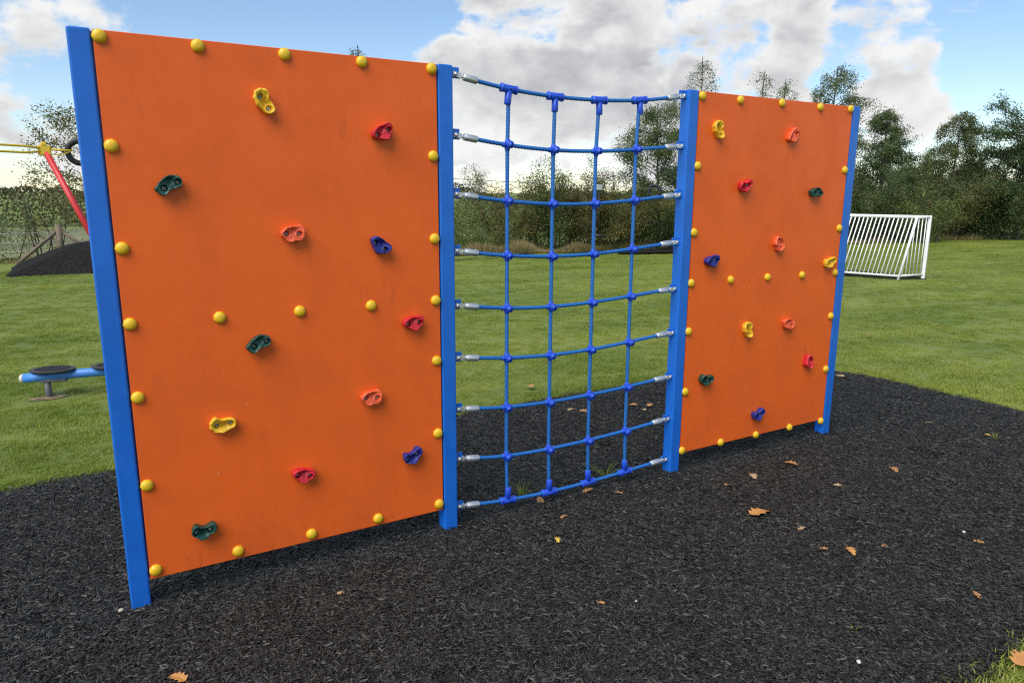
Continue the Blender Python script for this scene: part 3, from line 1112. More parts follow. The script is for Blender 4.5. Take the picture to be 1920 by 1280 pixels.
def cross_proto():
    b = MB()
    b.tube([(-0.028, 0, 0), (-0.026, 0, 0), (0.026, 0, 0), (0.028, 0, 0)], [0.0112, 0.0128, 0.0128, 0.0112], 14)
    b.tube([(0, 0, -0.026), (0, 0, -0.024), (0, 0, 0.024), (0, 0, 0.026)], [0.0112, 0.0128, 0.0128, 0.0112], 14)
    b.tube([(0, 0.018, 0), (0, 0.014, 0), (0, -0.014, 0), (0, -0.016, 0), (0, -0.034, 0), (0, -0.036, 0), (0, -0.0362, 0), (0, -0.031, 0)],
           [0.012, 0.0155, 0.0145, 0.0172, 0.0178, 0.0160, 0.0115, 0.0100], 18)
    b.tube([(0, -0.024, 0), (0, -0.0345, 0)], 0.0065, 8)
    return b


def tee_proto():
    b = MB()
    b.tube([(-0.044, 0, 0), (-0.041, 0, 0), (0.041, 0, 0), (0.044, 0, 0)], [0.0155, 0.0185, 0.0185, 0.0155], 16)
    for s in (-1, 1):
        b.tube([(s * 0.036, 0, 0), (s * 0.043, 0, 0)], 0.0205, 16)
    b.tube([(0, 0, 0), (0, 0, -0.068), (0, 0, -0.071)], [0.0165, 0.0165, 0.0145], 16)
    b.tube([(0, -0.015, 0.0), (0, -0.0205, 0.0)], 0.005, 8)
    b.tube([(0, -0.012, -0.045), (0, -0.0178, -0.045)], 0.0035, 8)
    return b


pc = pt = None
for row in range(9):
    f = rope_path(row)
    for c in range(4):
        x, z = RX[c + 1], RZ[row][c + 1]
        ang = math.atan((f(x + .02) - f(x - .02)) / .04)
        if row in (0, 8):
            x += (0.006 if c < 2 else 0.012) if row == 0 else 0.007
            z = f(x)
            if pt is None:
                pt = tee_proto().build('tee_connector', M['blue_plastic'], net)
                o = pt
            else:
                o = share(pt, net)
            o.location = (x, YN, z)
            o.rotation_euler = (0, -ang if row == 0 else PI - ang, 0)
        else:
            if pc is None:
                pc = cross_proto().build('cross_connector', M['blue_plastic'], net)
                o = pc
            else:
                o = share(pc, net)
            o.location = (x, YN, f(x))
            o.rotation_euler = (0, -ang * 0.6, 0)

# ================================================================== OTHER PLAY EQUIPMENT
# stepping beam on the lawn at the left
bt = thing('balance_beam', 'low light-blue tubular beam with grey stepping pads on the grass left of the orange board', 'balance beam', (-0.365, 3.868, 0))
bt.rotation_euler.z = R(-17)
pts = []
for i in range(15):
    s = -0.18 + 1.75 * i / 14
    z = 0.140 + 0.022 * math.sin(min(max((s + 0.18) / 1.75, 0), 1) * PI)
    pts.append((s * 0.978, s * 0.02 + 0.02 * math.sin(s * 2), z))
b = MB()
b.tube(pts, 0.038, 18)
b.build('beam', M['beam_blue'], bt)
for e, nx in ((0, 1), (-1, -2)):
    p = Vector(pts[e])
    d = (p - Vector(pts[nx])).normalized()
    b = MB()
    prof = [(0.0, 0.0385), (0.012, 0.037), (0.024, 0.031), (0.033, 0.019), (0.037, 0.004)]
    b.tube([p + d * (a - 0.004) for a, r in prof], [r for a, r in prof], 18)
    b.build('end_cap', M['end_cap'], bt)
for s in (-0.01, 1.28):
    i = int((s / 0.978 + 0.18) / 1.75 * 14)
    zz = pts[i][2]
    b = MB()
    b.tube([(s, 0, -0.1), (s, 0, zz - 0.03)], [0.025, 0.025], 14)
    b.box((s - 0.055, -0.030, zz - 0.047), (s + 0.15, 0.030, zz - 0.020), 0.008, 2)
    b.build('stem', M['grey_paint'], bt)
for s, ang in ((0.040, 6), (0.50, 0)):
    i = int((s / 0.978 + 0.18) / 1.75 * 14 + 0.5)
    zz = pts[i][2] + 0.040
    b = MB()
    prof = [(0.096, -0.006), (0.107, 0.002), (0.112, 0.011), (0.110, 0.019)]
    n = 30
    for j in range(len(prof) - 1):
        pass
    ring = []
    for r, h in prof:
        ring.append([b.bm.verts.new((s + 1.55 * r * math.cos(2 * PI * k / n), 0.95 * r * math.sin(2 * PI * k / n), zz + h)) for k in range(n)])
    for a_, c_ in zip(ring, ring[1:]):
        for k in range(n):
            b.bm.faces.new((a_[k], a_[(k + 1) % n], c_[(k + 1) % n], c_[k]))
    b.bm.faces.new(ring[-1])
    b.bm.faces.new(ring[0][::-1])
    for k in range(-6, 7):
        hw = 0.110 * 0.95 * math.sqrt(max(0, 1 - (k / 7.2) ** 2)) * 0.9
        b.box((s + k * 0.0195 - 0.004, -hw, zz + 0.0185), (s + k * 0.0195 + 0.004, hw, zz + 0.026))
    po = b.build('step_pad', M['pad'], bt)

# zip line: starting gantry, cable with tyre buffers, hanging seat
J = Vector((-0.482, 13.971, 2.425))
E2 = Vector((15.07, 12.31, 1.72))


def gantry(t, J, foot, left):
    b = MB()
    b.tube([J + Vector((0.02, 0, -0.06)), foot], 0.058, 14)
    b.build('leg', M['red_paint'], t)
    L2 = J + left
    f2 = Vector((L2.x - (foot.x - J.x), L2.y - (foot.y - J.y), foot.z))
    b = MB()
    b.tube([L2 + Vector((-0.02, 0, -0.06)), f2], 0.058, 14)
    b.build('leg', M['red_paint'], t)
    for dz in (0.035, -0.085):
        b = MB()
        b.tube([J + Vector((0, 0, dz * 0.4 - 0.01)), J + left * 0.12 + Vector((0, 0, dz)), L2 - left * 0.12 + Vector((0, 0, dz)), L2 + Vector((0, 0, dz * 0.4 - 0.01))], 0.022, 10)
        b.build('top_rail', M['yellow_paint'], t)
    for q in (J, L2):
        b = MB()
        b.box(q + Vector((-0.11, -0.05, -0.13)), q + Vector((0.11, 0.05, 0.07)), 0.025, 2)
        b.box(q + Vector((-0.05, -0.055, 0.05)), q + Vector((0.05, 0.055, 0.13)), 0.02, 2)
        b.build('joint_bracket', M['yellow_paint'], t)


zt = thing('zip_line', 'zip line with red leg, yellow top rails and black tyre buffers behind the climbing walls', 'zip line')
gantry(zt, J, Vector((0.46, 13.56, -0.05)), Vector((-2.6, -1.2, 0.03)))
gantry(zt, E2 + Vector((0.7, 0, 0.02)), E2 + Vector((1.1, -0.3, -1.77)), Vector((1.7, 0.3, 0.0)))
arm_end = J + (E2 - J).normalized() * 0.46
b = MB()
b.tube([J, arm_end], 0.020, 10)
b.tube([J + Vector((0, 0, -0.1)), J + (E2 - J).normalized() * 0.3 + Vector((0, 0, -0.09)), arm_end], 0.010, 8)
b.build('cable_arm', M['yellow_paint'], zt)
A0, A1 = arm_end, E2 + Vector((0.7, 0, 0))


def cable_pt(s):
    p = A0.lerp(A1, s)
    return Vector((p.x, p.y, p.z - 0.10 * 4 * s * (1 - s)))


b = MB()
b.tube([cable_pt(i / 30) for i in range(31)], 0.008, 6)
b.build('cable', M['wire'], zt)


def torus(name, ctr, axis, RR, r, mat, parent):
    b = MB()
    q = axis.to_track_quat('Z', 'Y')
    pts = [ctr + q @ Vector((RR * math.cos(2 * PI * k / 28), RR * math.sin(2 * PI * k / 28), 0)) for k in range(29)]
    b.tube(pts, r, 12, cap=False)
    bmesh.ops.remove_doubles(b.bm, verts=b.bm.verts, dist=0.0005)
    return b.build(name, mat, parent)


view_l = Vector((0.25, 0.95, 0.0)).normalized()
torus('tyre_buffer', Vector((0.113, 14.06, 2.385)), Vector((0.10, 1.0, 0.05)).normalized(), 0.215, 0.055, M['rubber'], zt)
s2 = 0.875
torus('tyre_buffer', cable_pt(s2) + Vector((0, 0, -0.06)), Vector((0.80, 0.60, 0)).normalized(), 0.155, 0.048, M['rubber'], zt)

ps = cable_pt(0.762)
st = thing('hanging_seat', 'button seat on thin dark pole hanging from the zip line cable behind the net', 'zip line seat', (ps.x, ps.y, 0))
b = MB()
b.tube([(0, 0, ps.z - 0.08), (0, 0, 0.52)], 0.020, 8)
b.build('pole', M['rubber'], st)
b = MB()
b.box((-0.10, -0.02, ps.z - 0.10), (0.10, 0.02, ps.z + 0.05), 0.012, 1)
b.build('trolley', M['steel'], st)
b = MB()
b.tube([(0, 0, 0.46), (0, 0, 0.48), (0, 0, 0.53), (0, 0, 0.56)], [0.09, 0.13, 0.13, 0.04], 18)
b.build('seat', M['rubber'], st)

# five-a-side goal
g0 = Vector((14.56, 5.22, 0))
u = Vector((-0.31, 0.95, 0)).normalized()
back = Vector((13.83, 5.30, 0)) - g0
W_, GH = 3.66, 1.22
gt = thing('football_goal', 'small white steel football goal with barred back standing on the field right of the boards', 'goal', tuple(g0))
TOPB = back * 0.52
for s in (0, W_):
    q = u * s
    b = MB()
    b.box((-0.032, -0.032, -0.06), (0.032, 0.032, GH), 0.006, 1, Matrix.Translation(q) @ Matrix.Rotation(R(18), 4, 'Z'))
    b.build('goal_post', M['white'], gt)
    b = MB()
    b.tube([q + TOPB + Vector((0, 0, GH - 0.02)), q + back + Vector((0, 0, -0.05))], 0.026, 8)
    b.build('side_stay', M['white'], gt)
    b = MB()
    b.tube([q + Vector((0, 0, GH - 0.02)), q + TOPB + Vector((0, 0, GH - 0.02))], 0.024, 8)
    b.build('top_rail', M['white'], gt)
    b = MB()
    b.tube([q + Vector((0, 0, 0.06)), q + back + Vector((0, 0, 0.06))], 0.018, 8)
    b.build('base_rail', M['white'], gt)
    for k in range(1, 7):
        f = k / 7
        top = GH - 0.03 if f <= 0.52 else GH * (1 - f) / 0.48
        b = MB()
        b.tube([q + back * f + Vector((0, 0, 0.06)), q + back * f + Vector((0, 0, top))], 0.010, 6)
        b.build('side_bar', M['white'], gt)
b = MB()
b.tube([u * -0.03 + Vector((0, 0, GH - 0.02)), u * (W_ + 0.03) + Vector((0, 0, GH - 0.02))], 0.034, 10)
b.build('crossbar', M['white'], gt)
b = MB()
b.tube([TOPB + Vector((0, 0, GH - 0.015)), TOPB + u * W_ + Vector((0, 0, GH - 0.015))], 0.026, 8)
b.build('top_rail', M['white'], gt)
b = MB()
b.tube([back + Vector((0, 0, 0.06)), back + u * W_ + Vector((0, 0, 0.06))], 0.020, 8)
b.build('base_rail', M['white'], gt)
nb = 45
for k in range(1, nb):
    q = u * (W_ * k / nb)
    b = MB()
    b.tube([q + TOPB + Vector((0, 0, GH - 0.03)), q + back + Vector((0, 0, 0.06))], 0.0125, 6)
    b.build('back_bar', M['white'], gt)

# fence with a braced strainer post behind the mound
ft = thing('wire_fence', 'old timber strainer post with two diagonal braces and wires behind the black mound', 'fence', (-0.48, 17.0, 0))
b = MB()
b.tube([(0, 0, -0.2), (0, 0, 0.86)], [0.075, 0.068], 10)
b.build('post', M['timber'], ft)
for sx in (-1, 1):
    b = MB()
    b.tube([(sx * 0.05, 0, 0.70), (sx * 0.92, 0.05 * sx, -0.05)], 0.042, 8)
    b.build('brace', M['timber'], ft)
for xx in (-4.2, -2.4, 2.6, 4.6, 6.6):
    b = MB()
    b.tube([(xx, 0.1, -0.2), (xx, 0.1, 0.72)], 0.045, 8)
    b.build('post', M['timber'], ft)
for zz in (0.25, 0.45, 0.66):
    b = MB()
    b.tube([(-6, 0.02, zz), (0, 0.02, zz + 0.01), (8, 0.02, zz)], 0.006, 5)
    b.build('fence_wire', M['wire'], ft)

# low paling fence in the shade of the trees at the far right
pf = thing('paling_fence', 'low dark paling fence under the trees at the right edge of the field', 'fence', (30.4, 12.2, 0), R(-55))
pal = None
for k in range(34):
    if pal is None:
        b = MB()
        b.box((-0.02, -0.01, 0), (0.02, 0.01, 0.86), 0.004, 1)
        pal = b.build('paling', M['timber'], pf)
        o = pal
    else:
        o = share(pal, pf)
    o.location = (-1.4 + k * 0.16, 0.01 * math.sin(k * 2.1), -0.02 + 0.03 * math.sin(k * 1.3))
for zz in (0.25, 0.66):
    b = MB()
    b.tube([(-1.5, 0.02, zz), (4.0, 0.02, zz)], 0.008, 5)
    b.build('fence_wire', M['wire'], pf)


# ================================================================== TREES AND BUSHES
def tubes_np(paths, n=5):
    V, F = [], []
    for pts, rad in paths:
        base = len(V)
        up = None
        for i, p in enumerate(pts):
            t = (pts[min(i + 1, len(pts) - 1)] - pts[max(i - 1, 0)])
            t = t.normalized() if t.length > 1e-9 else Vector((0, 0, 1))
            if up is None:
                up = t.orthogonal().normalized()
            up = (up - t * up.dot(t)).normalized()
            sd = t.cross(up)
            for k in range(n):
                a = 2 * PI * k / n
                V.append(tuple(p + (up * math.cos(a) + sd * math.sin(a)) * rad[i]))
        for i in range(len(pts) - 1):
            for k in range(n):
                a, b_ = base + i * n + k, base + i * n + (k + 1) % n
                F.append((a, b_, b_ + n, a + n))
    return V, F


def tree(name, label, cat, loc, h, wd, style, leaves, mat, leaf=0.085, group=None, seed=1, bare=0.12, trunk=0.06):
    """style: birch (drooping, upright), round, bush (many stems from the ground), cone"""
    rng = random.Random(seed * 7919 + 13)
    leaves, leaf = int(leaves * 2.7), leaf * 0.72
    nr = np.random.default_rng(seed)
    t = thing(name, label, cat, loc, 0, group)
    wood, twigs = [], []          # twigs: list of (points, weight)

    def bend_path(p, d, L, nseg, droop, wob):
        pts = [p.copy()]
        d = d.normalized()
        for i in range(nseg):
            d = (d + Vector((rng.gauss(0, wob), rng.gauss(0, wob), rng.gauss(0, wob) - droop * (i + 1) / nseg))).normalized()
            pts.append(pts[-1] + d * (L / nseg))
        return pts

    def sub(pts, L, n, droop, r0):
        for _ in range(n):
            i = rng.uniform(0.25, 1.0) * (len(pts) - 1)
            k = min(int(i), len(pts) - 2)
            p = pts[k].lerp(pts[k + 1], i - k)
            d = (pts[k + 1] - pts[k]).normalized() + Vector((rng.gauss(0, .7), rng.gauss(0, .7), rng.gauss(0.1, .5)))
            q = bend_path(p, d, L * rng.uniform(0.5, 1.0), 3, droop, 0.15)
            wood.append((q, [r0, r0 * .8, r0 * .6, r0 * .35]))
            twigs.append((q, 1.0))

    if style == 'bush':
        ns = max(7, int(wd * 5))
        for i in range(ns):
            a = rng.uniform(0, 2 * PI)
            rr = wd * 0.42 * math.sqrt(rng.random())
            p = Vector((rr * math.cos(a), rr * math.sin(a) * 0.8, -0.05))
            d = Vector((math.cos(a) * 0.35, math.sin(a) * 0.35, 1.0))
            L = h * rng.uniform(0.62, 1.02) * (1.0 - 0.25 * rr / (wd * 0.5))
            q = bend_path(p, d, L, 7, 0.02, 0.10)
            wood.append((q, [trunk * 0.45 * (1 - .12 * j) for j in range(8)]))
            twigs.append((q[2:], 1.3))
            sub(q, h * 0.30, 9, 0.12, trunk * 0.14)
            if rng.random() < 0.5:         # bare whips above the crown
                q2 = bend_path(q[-1], Vector((rng.gauss(0, .2), rng.gauss(0, .2), 1)), h * rng.uniform(.06, .16), 3, 0, .08)
                wood.append((q2, [trunk * .12, trunk * .1, trunk * .08, trunk * .05]))
                twigs.append((q2, 0.12))
    else:
        tp = bend_path(Vector((0, 0, -0.1)), Vector((0, 0, 1)), h * 0.97, 9, -0.03, 0.035)
        wood.append((tp, [trunk * (1 - 0.095 * j) for j in range(10)]))
        nb_ = int(16 + h * 4)
        for i in range(nb_):
            f = bare + (0.985 - bare) * (i + rng.random()) / nb_
            x = f * 9
            k = min(int(x), 8)
            p = tp[k].lerp(tp[k + 1], x - k)
            a = i * 2.4 + rng.gauss(0, .4)
            g = (f - bare) / (1 - bare)
            if style == 'birch':
                prof = (0.55 + 0.45 * math.sin(min(g * 1.5, 1) * PI * 0.5)) * (1 - g) ** 0.55 + 0.10
                up, droop = 0.9, 0.42
            elif style == 'cone':
                prof = (1 - g) ** 0.8 * 0.95 + 0.10
                up, droop = 0.55, 0.12
            else:
                prof = math.sqrt(max(0.02, 1 - (2 * g - 0.85) ** 2 / 1.45)) * 0.98
                up, droop = 0.45, 0.10
            L = wd * 0.5 * prof * rng.uniform(0.75, 1.15)
            d = Vector((math.cos(a), math.sin(a), up))
            q = bend_path(p, d, L, 5, droop, 0.10)
            r0 = trunk * 0.34 * (1 - 0.6 * g)
            wood.append((q, [r0 * (1 - .16 * j) for j in range(6)]))
            twigs.append((q[1:], 0.8))
            sub(q, max(0.35, L * 0.55), 9 if style != 'birch' else 6, droop * 1.3, r0 * 0.35)
        if style == 'birch':
            twigs.append((tp[6:], 0.6))
    zs = np.concatenate([[p.z for p in q] for q, w_ in twigs])
    kz = h / np.percentile(zs, 99.8)
    wood = [([Vector((p.x, p.y, p.z * kz)) for p in q], r_) for q, r_ in wood]
    twigs = [([Vector((p.x, p.y, p.z * kz)) for p in q], w_) for q, w_ in twigs]
    V, F = tubes_np(wood)
    link('trunk', from_np('trunk', V, F), M['bark'], t, smooth=True)
    # foliage: leaf blades round the twigs
    wts = np.array([w_ * sum((b_ - a_).length for a_, b_ in zip(q, q[1:])) for q, w_ in twigs])
    idx = nr.choice(len(twigs), leaves, p=wts / wts.sum())
    pos = np.zeros((leaves, 3))
    spread = {'bush': 0.10, 'birch': 0.070, 'round': 0.12, 'cone': 0.11}[style]
    for i, j in enumerate(idx):
        q = twigs[j][0]
        s = rng.random() * (len(q) - 1)
        k = min(int(s), len(q) - 2)
        p = q[k].lerp(q[k + 1], s - k)
        pos[i] = p
    if style == 'bush':
        m = int(leaves * 0.30)
        rr_, aa_ = wd * 0.50 * np.sqrt(nr.random(m)), nr.uniform(0, 2 * PI, m)
        pos[:m] = np.stack([rr_ * np.cos(aa_), rr_ * np.sin(aa_) * 0.7, h * 0.5 * nr.random(m) ** 1.2], 1)
    pos += nr.normal(0, spread, (leaves, 3)) * np.array([1, 1, 0.8])
    if style == 'birch':
        pos[:, 2] -= np.abs(nr.normal(0, 0.16, leaves))
    pos[:, 2] = np.maximum(pos[:, 2], 0.04)
    L = leaf * nr.uniform(0.6, 1.25, leaves)
    d = nr.normal(0, 1, (leaves, 3))
    d[:, 2] = d[:, 2] * 0.7 - (0.9 if style == 'birch' else 0.15)
    d /= np.linalg.norm(d, axis=1)[:, None]
    e = np.cross(d, nr.normal(0, 1, (leaves, 3)))
    e /= np.linalg.norm(e, axis=1)[:, None]
    nrm = np.cross(d, e)
    VV = np.zeros((leaves, 4, 3))
    VV[:, 0] = pos
    VV[:, 1] = pos + d * (L * 0.45)[:, None] + e * (L * 0.30)[:, None] + nrm * (L * 0.08)[:, None]
    VV[:, 2] = pos + d * L[:, None]
    VV[:, 3] = pos + d * (L * 0.45)[:, None] - e * (L * 0.30)[:, None] + nrm * (L * 0.08)[:, None]
    fidx = np.arange(leaves)[:, None] * 4
    faces = np.concatenate([fidx + np.array([0, 1, 2]), fidx + np.array([0, 2, 3])])
    link('crown', from_np('crown', VV.reshape(-1, 3), faces), LF[mat], t)
    return t


G1 = 'shrubs along the back of the field'
G2 = 'trees at the right side of the field'
# left, behind the mound
tree('small_tree', 'sparse small-leaved tree with thin stems behind the black mound, left of the orange boards', 'tree', (0.55, 19.6, 0), 3.75, 3.3, 'round', 4800, 'olive', 0.085, None, 3, 0.12, 0.05)
tree('bush', 'thin dark bush at the left edge of the view beside the timber fence', 'shrub', (-2.0, 17.6, 0), 1.35, 1.5, 'bush', 1300, 'mid', 0.07, G1, 5, 0, 0.03)
tree('bush', 'bare twiggy sapling among the fence braces behind the mound', 'shrub', (-0.9, 18.2, 0), 1.6, 1.2, 'bush', 420, 'olive', 0.07, G1, 6, 0, 0.04)
tree('tall_tree', 'tall thin tree whose tip just shows above the larger orange board', 'tree', (8.67, 21.5, 0), 6.25, 2.0, 'birch', 1800, 'birch', 0.085, None, 8, 0.2, 0.07)
# centre, seen through the net
tree('bush', 'pale green rounded bush seen through the net beside the second blue post', 'shrub', (10.5, 17.9, 0), 1.55, 4.4, 'bush', 9000, 'pale', 0.075, G1, 11, 0, 0.05)
tree('bush', 'low weedy shrub with pale stems in front of the rounded bush by the second post', 'shrub', (9.5, 15.3, 0), 0.85, 2.4, 'bush', 4200, 'pale', 0.06, G1, 12, 0, 0.03)
tree('bush', 'spindly dark shrub behind the first rope column of the net', 'shrub', (10.85, 15.1, 0), 2.42, 1.6, 'bush', 7600, 'olive', 0.066, G1, 13, 0, 0.05)
tree('bush', 'dense green shrub behind the second rope column of the net', 'shrub', (11.9, 14.75, 0), 2.48, 1.6, 'bush', 9000, 'mid', 0.066, G1, 14, 0, 0.05)
tree('bush', 'reddish autumn shrub between the middle rope columns of the net', 'shrub', (12.85, 14.3, 0), 2.1, 1.4, 'bush', 7000, 'rust', 0.066, G1, 15, 0, 0.05)
tree('bush', 'olive green shrub behind the third rope column of the net', 'shrub', (13.75, 14.0, 0), 2.62, 1.6, 'bush', 9000, 'olive', 0.066, G1, 16, 0, 0.05)
tree('small_tree', 'dark bushy tree behind the fourth rope column, against the third blue post', 'tree', (15.35, 14.0, 0), 4.2, 2.5, 'round', 15000, 'dark', 0.075, None, 17, 0.03, 0.07)
tree('bush', 'low dark shrub under the bushy tree beside the third blue post', 'shrub', (15.0, 14.1, 0), 1.7, 2.6, 'bush', 8000, 'dark', 0.07, G1, 18, 0, 0.05)
# above and beyond the right-hand board
tree('birch_tree', 'slim birch top rising over the left end of the farther orange board', 'tree', (19.1, 16.1, 0), 6.15, 2.4, 'birch', 2600, 'birch', 0.07, G2, 21, 0.2, 0.07)
tree('birch_tree', 'thin nearly bare birch tip above the middle of the farther orange board', 'tree', (21.2, 15.3, 0), 5.9, 1.8, 'birch', 1300, 'birch', 0.07, G2, 22, 0.2, 0.06)
tree('birch_tree', 'small leafy birch tip right of the middle of the farther orange board', 'tree', (21.7, 14.7, 0), 5.5, 1.7, 'birch', 1900, 'mid', 0.07, G2, 23, 0.2, 0.06)
tree('weeping_birch', 'weeping birch with hanging twigs over the right end of the farther orange board', 'tree', (21.7, 12.95, 0), 5.7, 3.4, 'birch', 9500, 'birch', 0.075, None, 24, 0.2, 0.08)
tree('bush', 'dense dark shrub behind the goal, hidden in part by the farthest blue post', 'shrub', (24.0, 13.2, 0), 2.9, 3.4, 'bush', 11000, 'dark', 0.08, G1, 25, 0, 0.07)
tree('broad_tree', 'pointed dark green tree standing behind the white goal', 'tree', (26.4, 13.9, 0), 4.65, 4.2, 'cone', 20000, 'dark', 0.085, None, 26, 0.05, 0.10)
tree('bush', 'lighter green leafy shrub right of the goal crossbar', 'shrub', (25.6, 12.3, 0), 2.1, 3.0, 'bush', 8500, 'pale', 0.08, G1, 27, 0, 0.06)
tree('bush', 'yellowing shrub between the pointed tree and the birch at the right', 'shrub', (27.6, 12.6, 0), 3.1, 2.6, 'bush', 9000, 'olive', 0.08, G1, 28, 0, 0.06)
tree('birch_tree', 'feathery birch left of the big oak at the right edge', 'tree', (29.3, 12.9, 0), 4.75, 3.0, 'birch', 13000, 'birch', 0.078, G2, 29, 0.12, 0.08)
tree('bush', 'dark thicket under the birch beside the paling fence', 'shrub', (30.1, 12.9, 0), 3.2, 4.4, 'bush', 14000, 'dark', 0.08, G1, 30, 0, 0.08)
tree('oak_tree', 'large dark oak leaning in at the right edge of the view', 'tree', (30.7, 11.0, 0), 5.1, 4.8, 'round', 25000, 'oak', 0.095, None, 31, 0.10, 0.15)
tree('bush', 'dark shrub at the foot of the oak at the right edge', 'shrub', (30.6, 11.6, 0), 2.3, 3.4, 'bush', 9000, 'dark', 0.08, G1, 32, 0, 0.06)
# filling in behind
tree('bush', 'tall dark thicket filling the gap behind the feathery birch and the oak', 'shrub', (32.6, 14.6, 0), 3.7, 5.6, 'bush', 15000, 'dark', 0.09, G1, 35, 0, 0.08)
tree('bush', 'dark thicket behind the pointed tree and the yellowing shrub', 'shrub', (28.6, 15.4, 0), 3.0, 5.0, 'bush', 12000, 'mid', 0.09, G1, 36, 0, 0.08)
tree('bush', 'broad dark hedge shrub behind the white goal and the blue post', 'shrub', (22.4, 14.0, 0), 2.6, 4.2, 'bush', 9000, 'mid', 0.09, G1, 33, 0, 0.07)
tree('bush', 'broad green hedge shrub hidden mostly by the farther orange board', 'shrub', (18.4, 14.4, 0), 2.6, 4.0, 'bush', 7000, 'mid', 0.09, G1, 34, 0, 0.07)


# far hedge across the fields, one mass
def far_hedge():
    rng = np.random.default_rng(77)
    n = 70000
    x = rng.uniform(-14, 60, n)
    top = np.array([1.60 + 0.75 * mnoise.noise((a * 0.22, 0, 5)) + 0.50 * mnoise.noise((a * 0.9, 0, 9)) for a in x])
    z = top * (1 - rng.random(n) ** 1.7)
    y = 38 + x * 0.05 + rng.normal(0, 0.8, n)
    L = rng.uniform(0.06, 0.15, n)
    d = rng.normal(0, 1, (n, 3))
    d /= np.linalg.norm(d, axis=1)[:, None]
    e = np.cross(d, rng.normal(0, 1, (n, 3)))
    e /= np.linalg.norm(e, axis=1)[:, None]
    p = np.stack([x, y, z], 1)
    V = np.zeros((n, 4, 3))
    V[:, 0] = p
    V[:, 1] = p + d * (L * .5)[:, None] + e * (L * .4)[:, None]
    V[:, 2] = p + d * L[:, None]
    V[:, 3] = p + d * (L * .5)[:, None] - e * (L * .4)[:, None]
    f = np.arange(n)[:, None] * 4 + np.array([0, 1, 2, 3])
    o = link('far_hedge', from_np('far_hedge', V.reshape(-1, 3), f), LF['hedge'])
    return tag(o, 'distant dark hedge across the pale field on the skyline', 'hedge', kind='stuff')


far_hedge()


# tall dry grass under the shrubs
def tall_grass():
    rng = np.random.default_rng(19)
    n = 40000
    x = np.where(rng.random(n) < 0.55, rng.uniform(7, 16, n), rng.uniform(-4.5, 33, n))
    yb = np.where(x < 7, 16.9 + 0.0 * x, np.interp(x, [7, 15, 23, 30, 33], [14.3, 13.35, 12.2, 11.4, 11.1]))
    y = yb + np.abs(rng.normal(0, 0.38, n)) + 0.12 * np.sin(x * 3)
    patch = np.array([0.55 + 0.9 * max(-.4, mnoise.noise((a * 0.9, b_ * 0.9, 4))) for a, b_ in zip(x, y)])
    shade = np.where(x > 18, 0.55, 1.0)
    h = rng.uniform(0.14, 0.46, n) * patch * shade
    la = rng.uniform(0, 2 * PI, n)
    ln = h * rng.uniform(0.1, 0.55, n)
    wv = 0.008
    wa = rng.uniform(0, PI, n)
    wx, wy = np.cos(wa) * wv, np.sin(wa) * wv
    V = np.zeros((n, 3, 3))
    V[:, 0] = np.stack([x - wx, y - wy, np.zeros(n)], 1)
    V[:, 1] = np.stack([x + wx, y + wy, np.zeros(n)], 1)
    V[:, 2] = np.stack([x + np.cos(la) * ln, y + np.sin(la) * ln, h], 1)
    o = link('tall_grass', from_np('tall_grass', V.reshape(-1, 3), np.arange(n * 3).reshape(-1, 3)), M['straw'])
    return tag(o, 'long straw coloured grass along the foot of the shrubs at the back of the field', 'long grass', kind='stuff')


tall_grass()


# ================================================================== SMALL THINGS ON THE GROUND
def oak_leaf_mesh(seed, lobes=4):
    rng = random.Random(seed)
    L = 1.0
    side = []
    for i in range(lobes * 2 + 1):
        s = i / (lobes * 2)
        env = 0.36 * math.sin(PI * min(1, 0.12 + 0.86 * s)) ** 0.7
        r = env * (1.0 if i % 2 else 0.48) * rng.uniform(0.85, 1.15)
        side.append((s * L, r))
    mid = [(s, 0) for s, r in side]
    V, F = [], []
    curl = rng.uniform(0.15, 0.5)
    tw = rng.uniform(-0.4, 0.4)
    for s, r in side:
        for q in (-1, 0, 1):
            yy = q * r
            z = 0.10 + curl * (abs(yy) ** 1.3) + 0.22 * curl * math.sin(s * PI * 1.3 + tw * 3) + tw * yy * s
            V.append((s - 0.5, yy, max(0.02, z)))
    n = len(side)
    for i in range(n - 1):
        a = i * 3
        F += [(a, a + 3, a + 4, a + 1), (a + 1, a + 4, a + 5, a + 2)]
    k = len(V)
    V += [(-0.5, -0.012, V[1][2]), (-0.5, 0.012, V[1][2]), (-0.72, 0.03, 0.05), (-0.72, 0.05, 0.05)]
    F.append((k, k + 1, k + 3, k + 2))
    me = bpy.data.meshes.new('fallen_leaf')
    me.from_pydata(V, [], F)
    me.update()
    return me


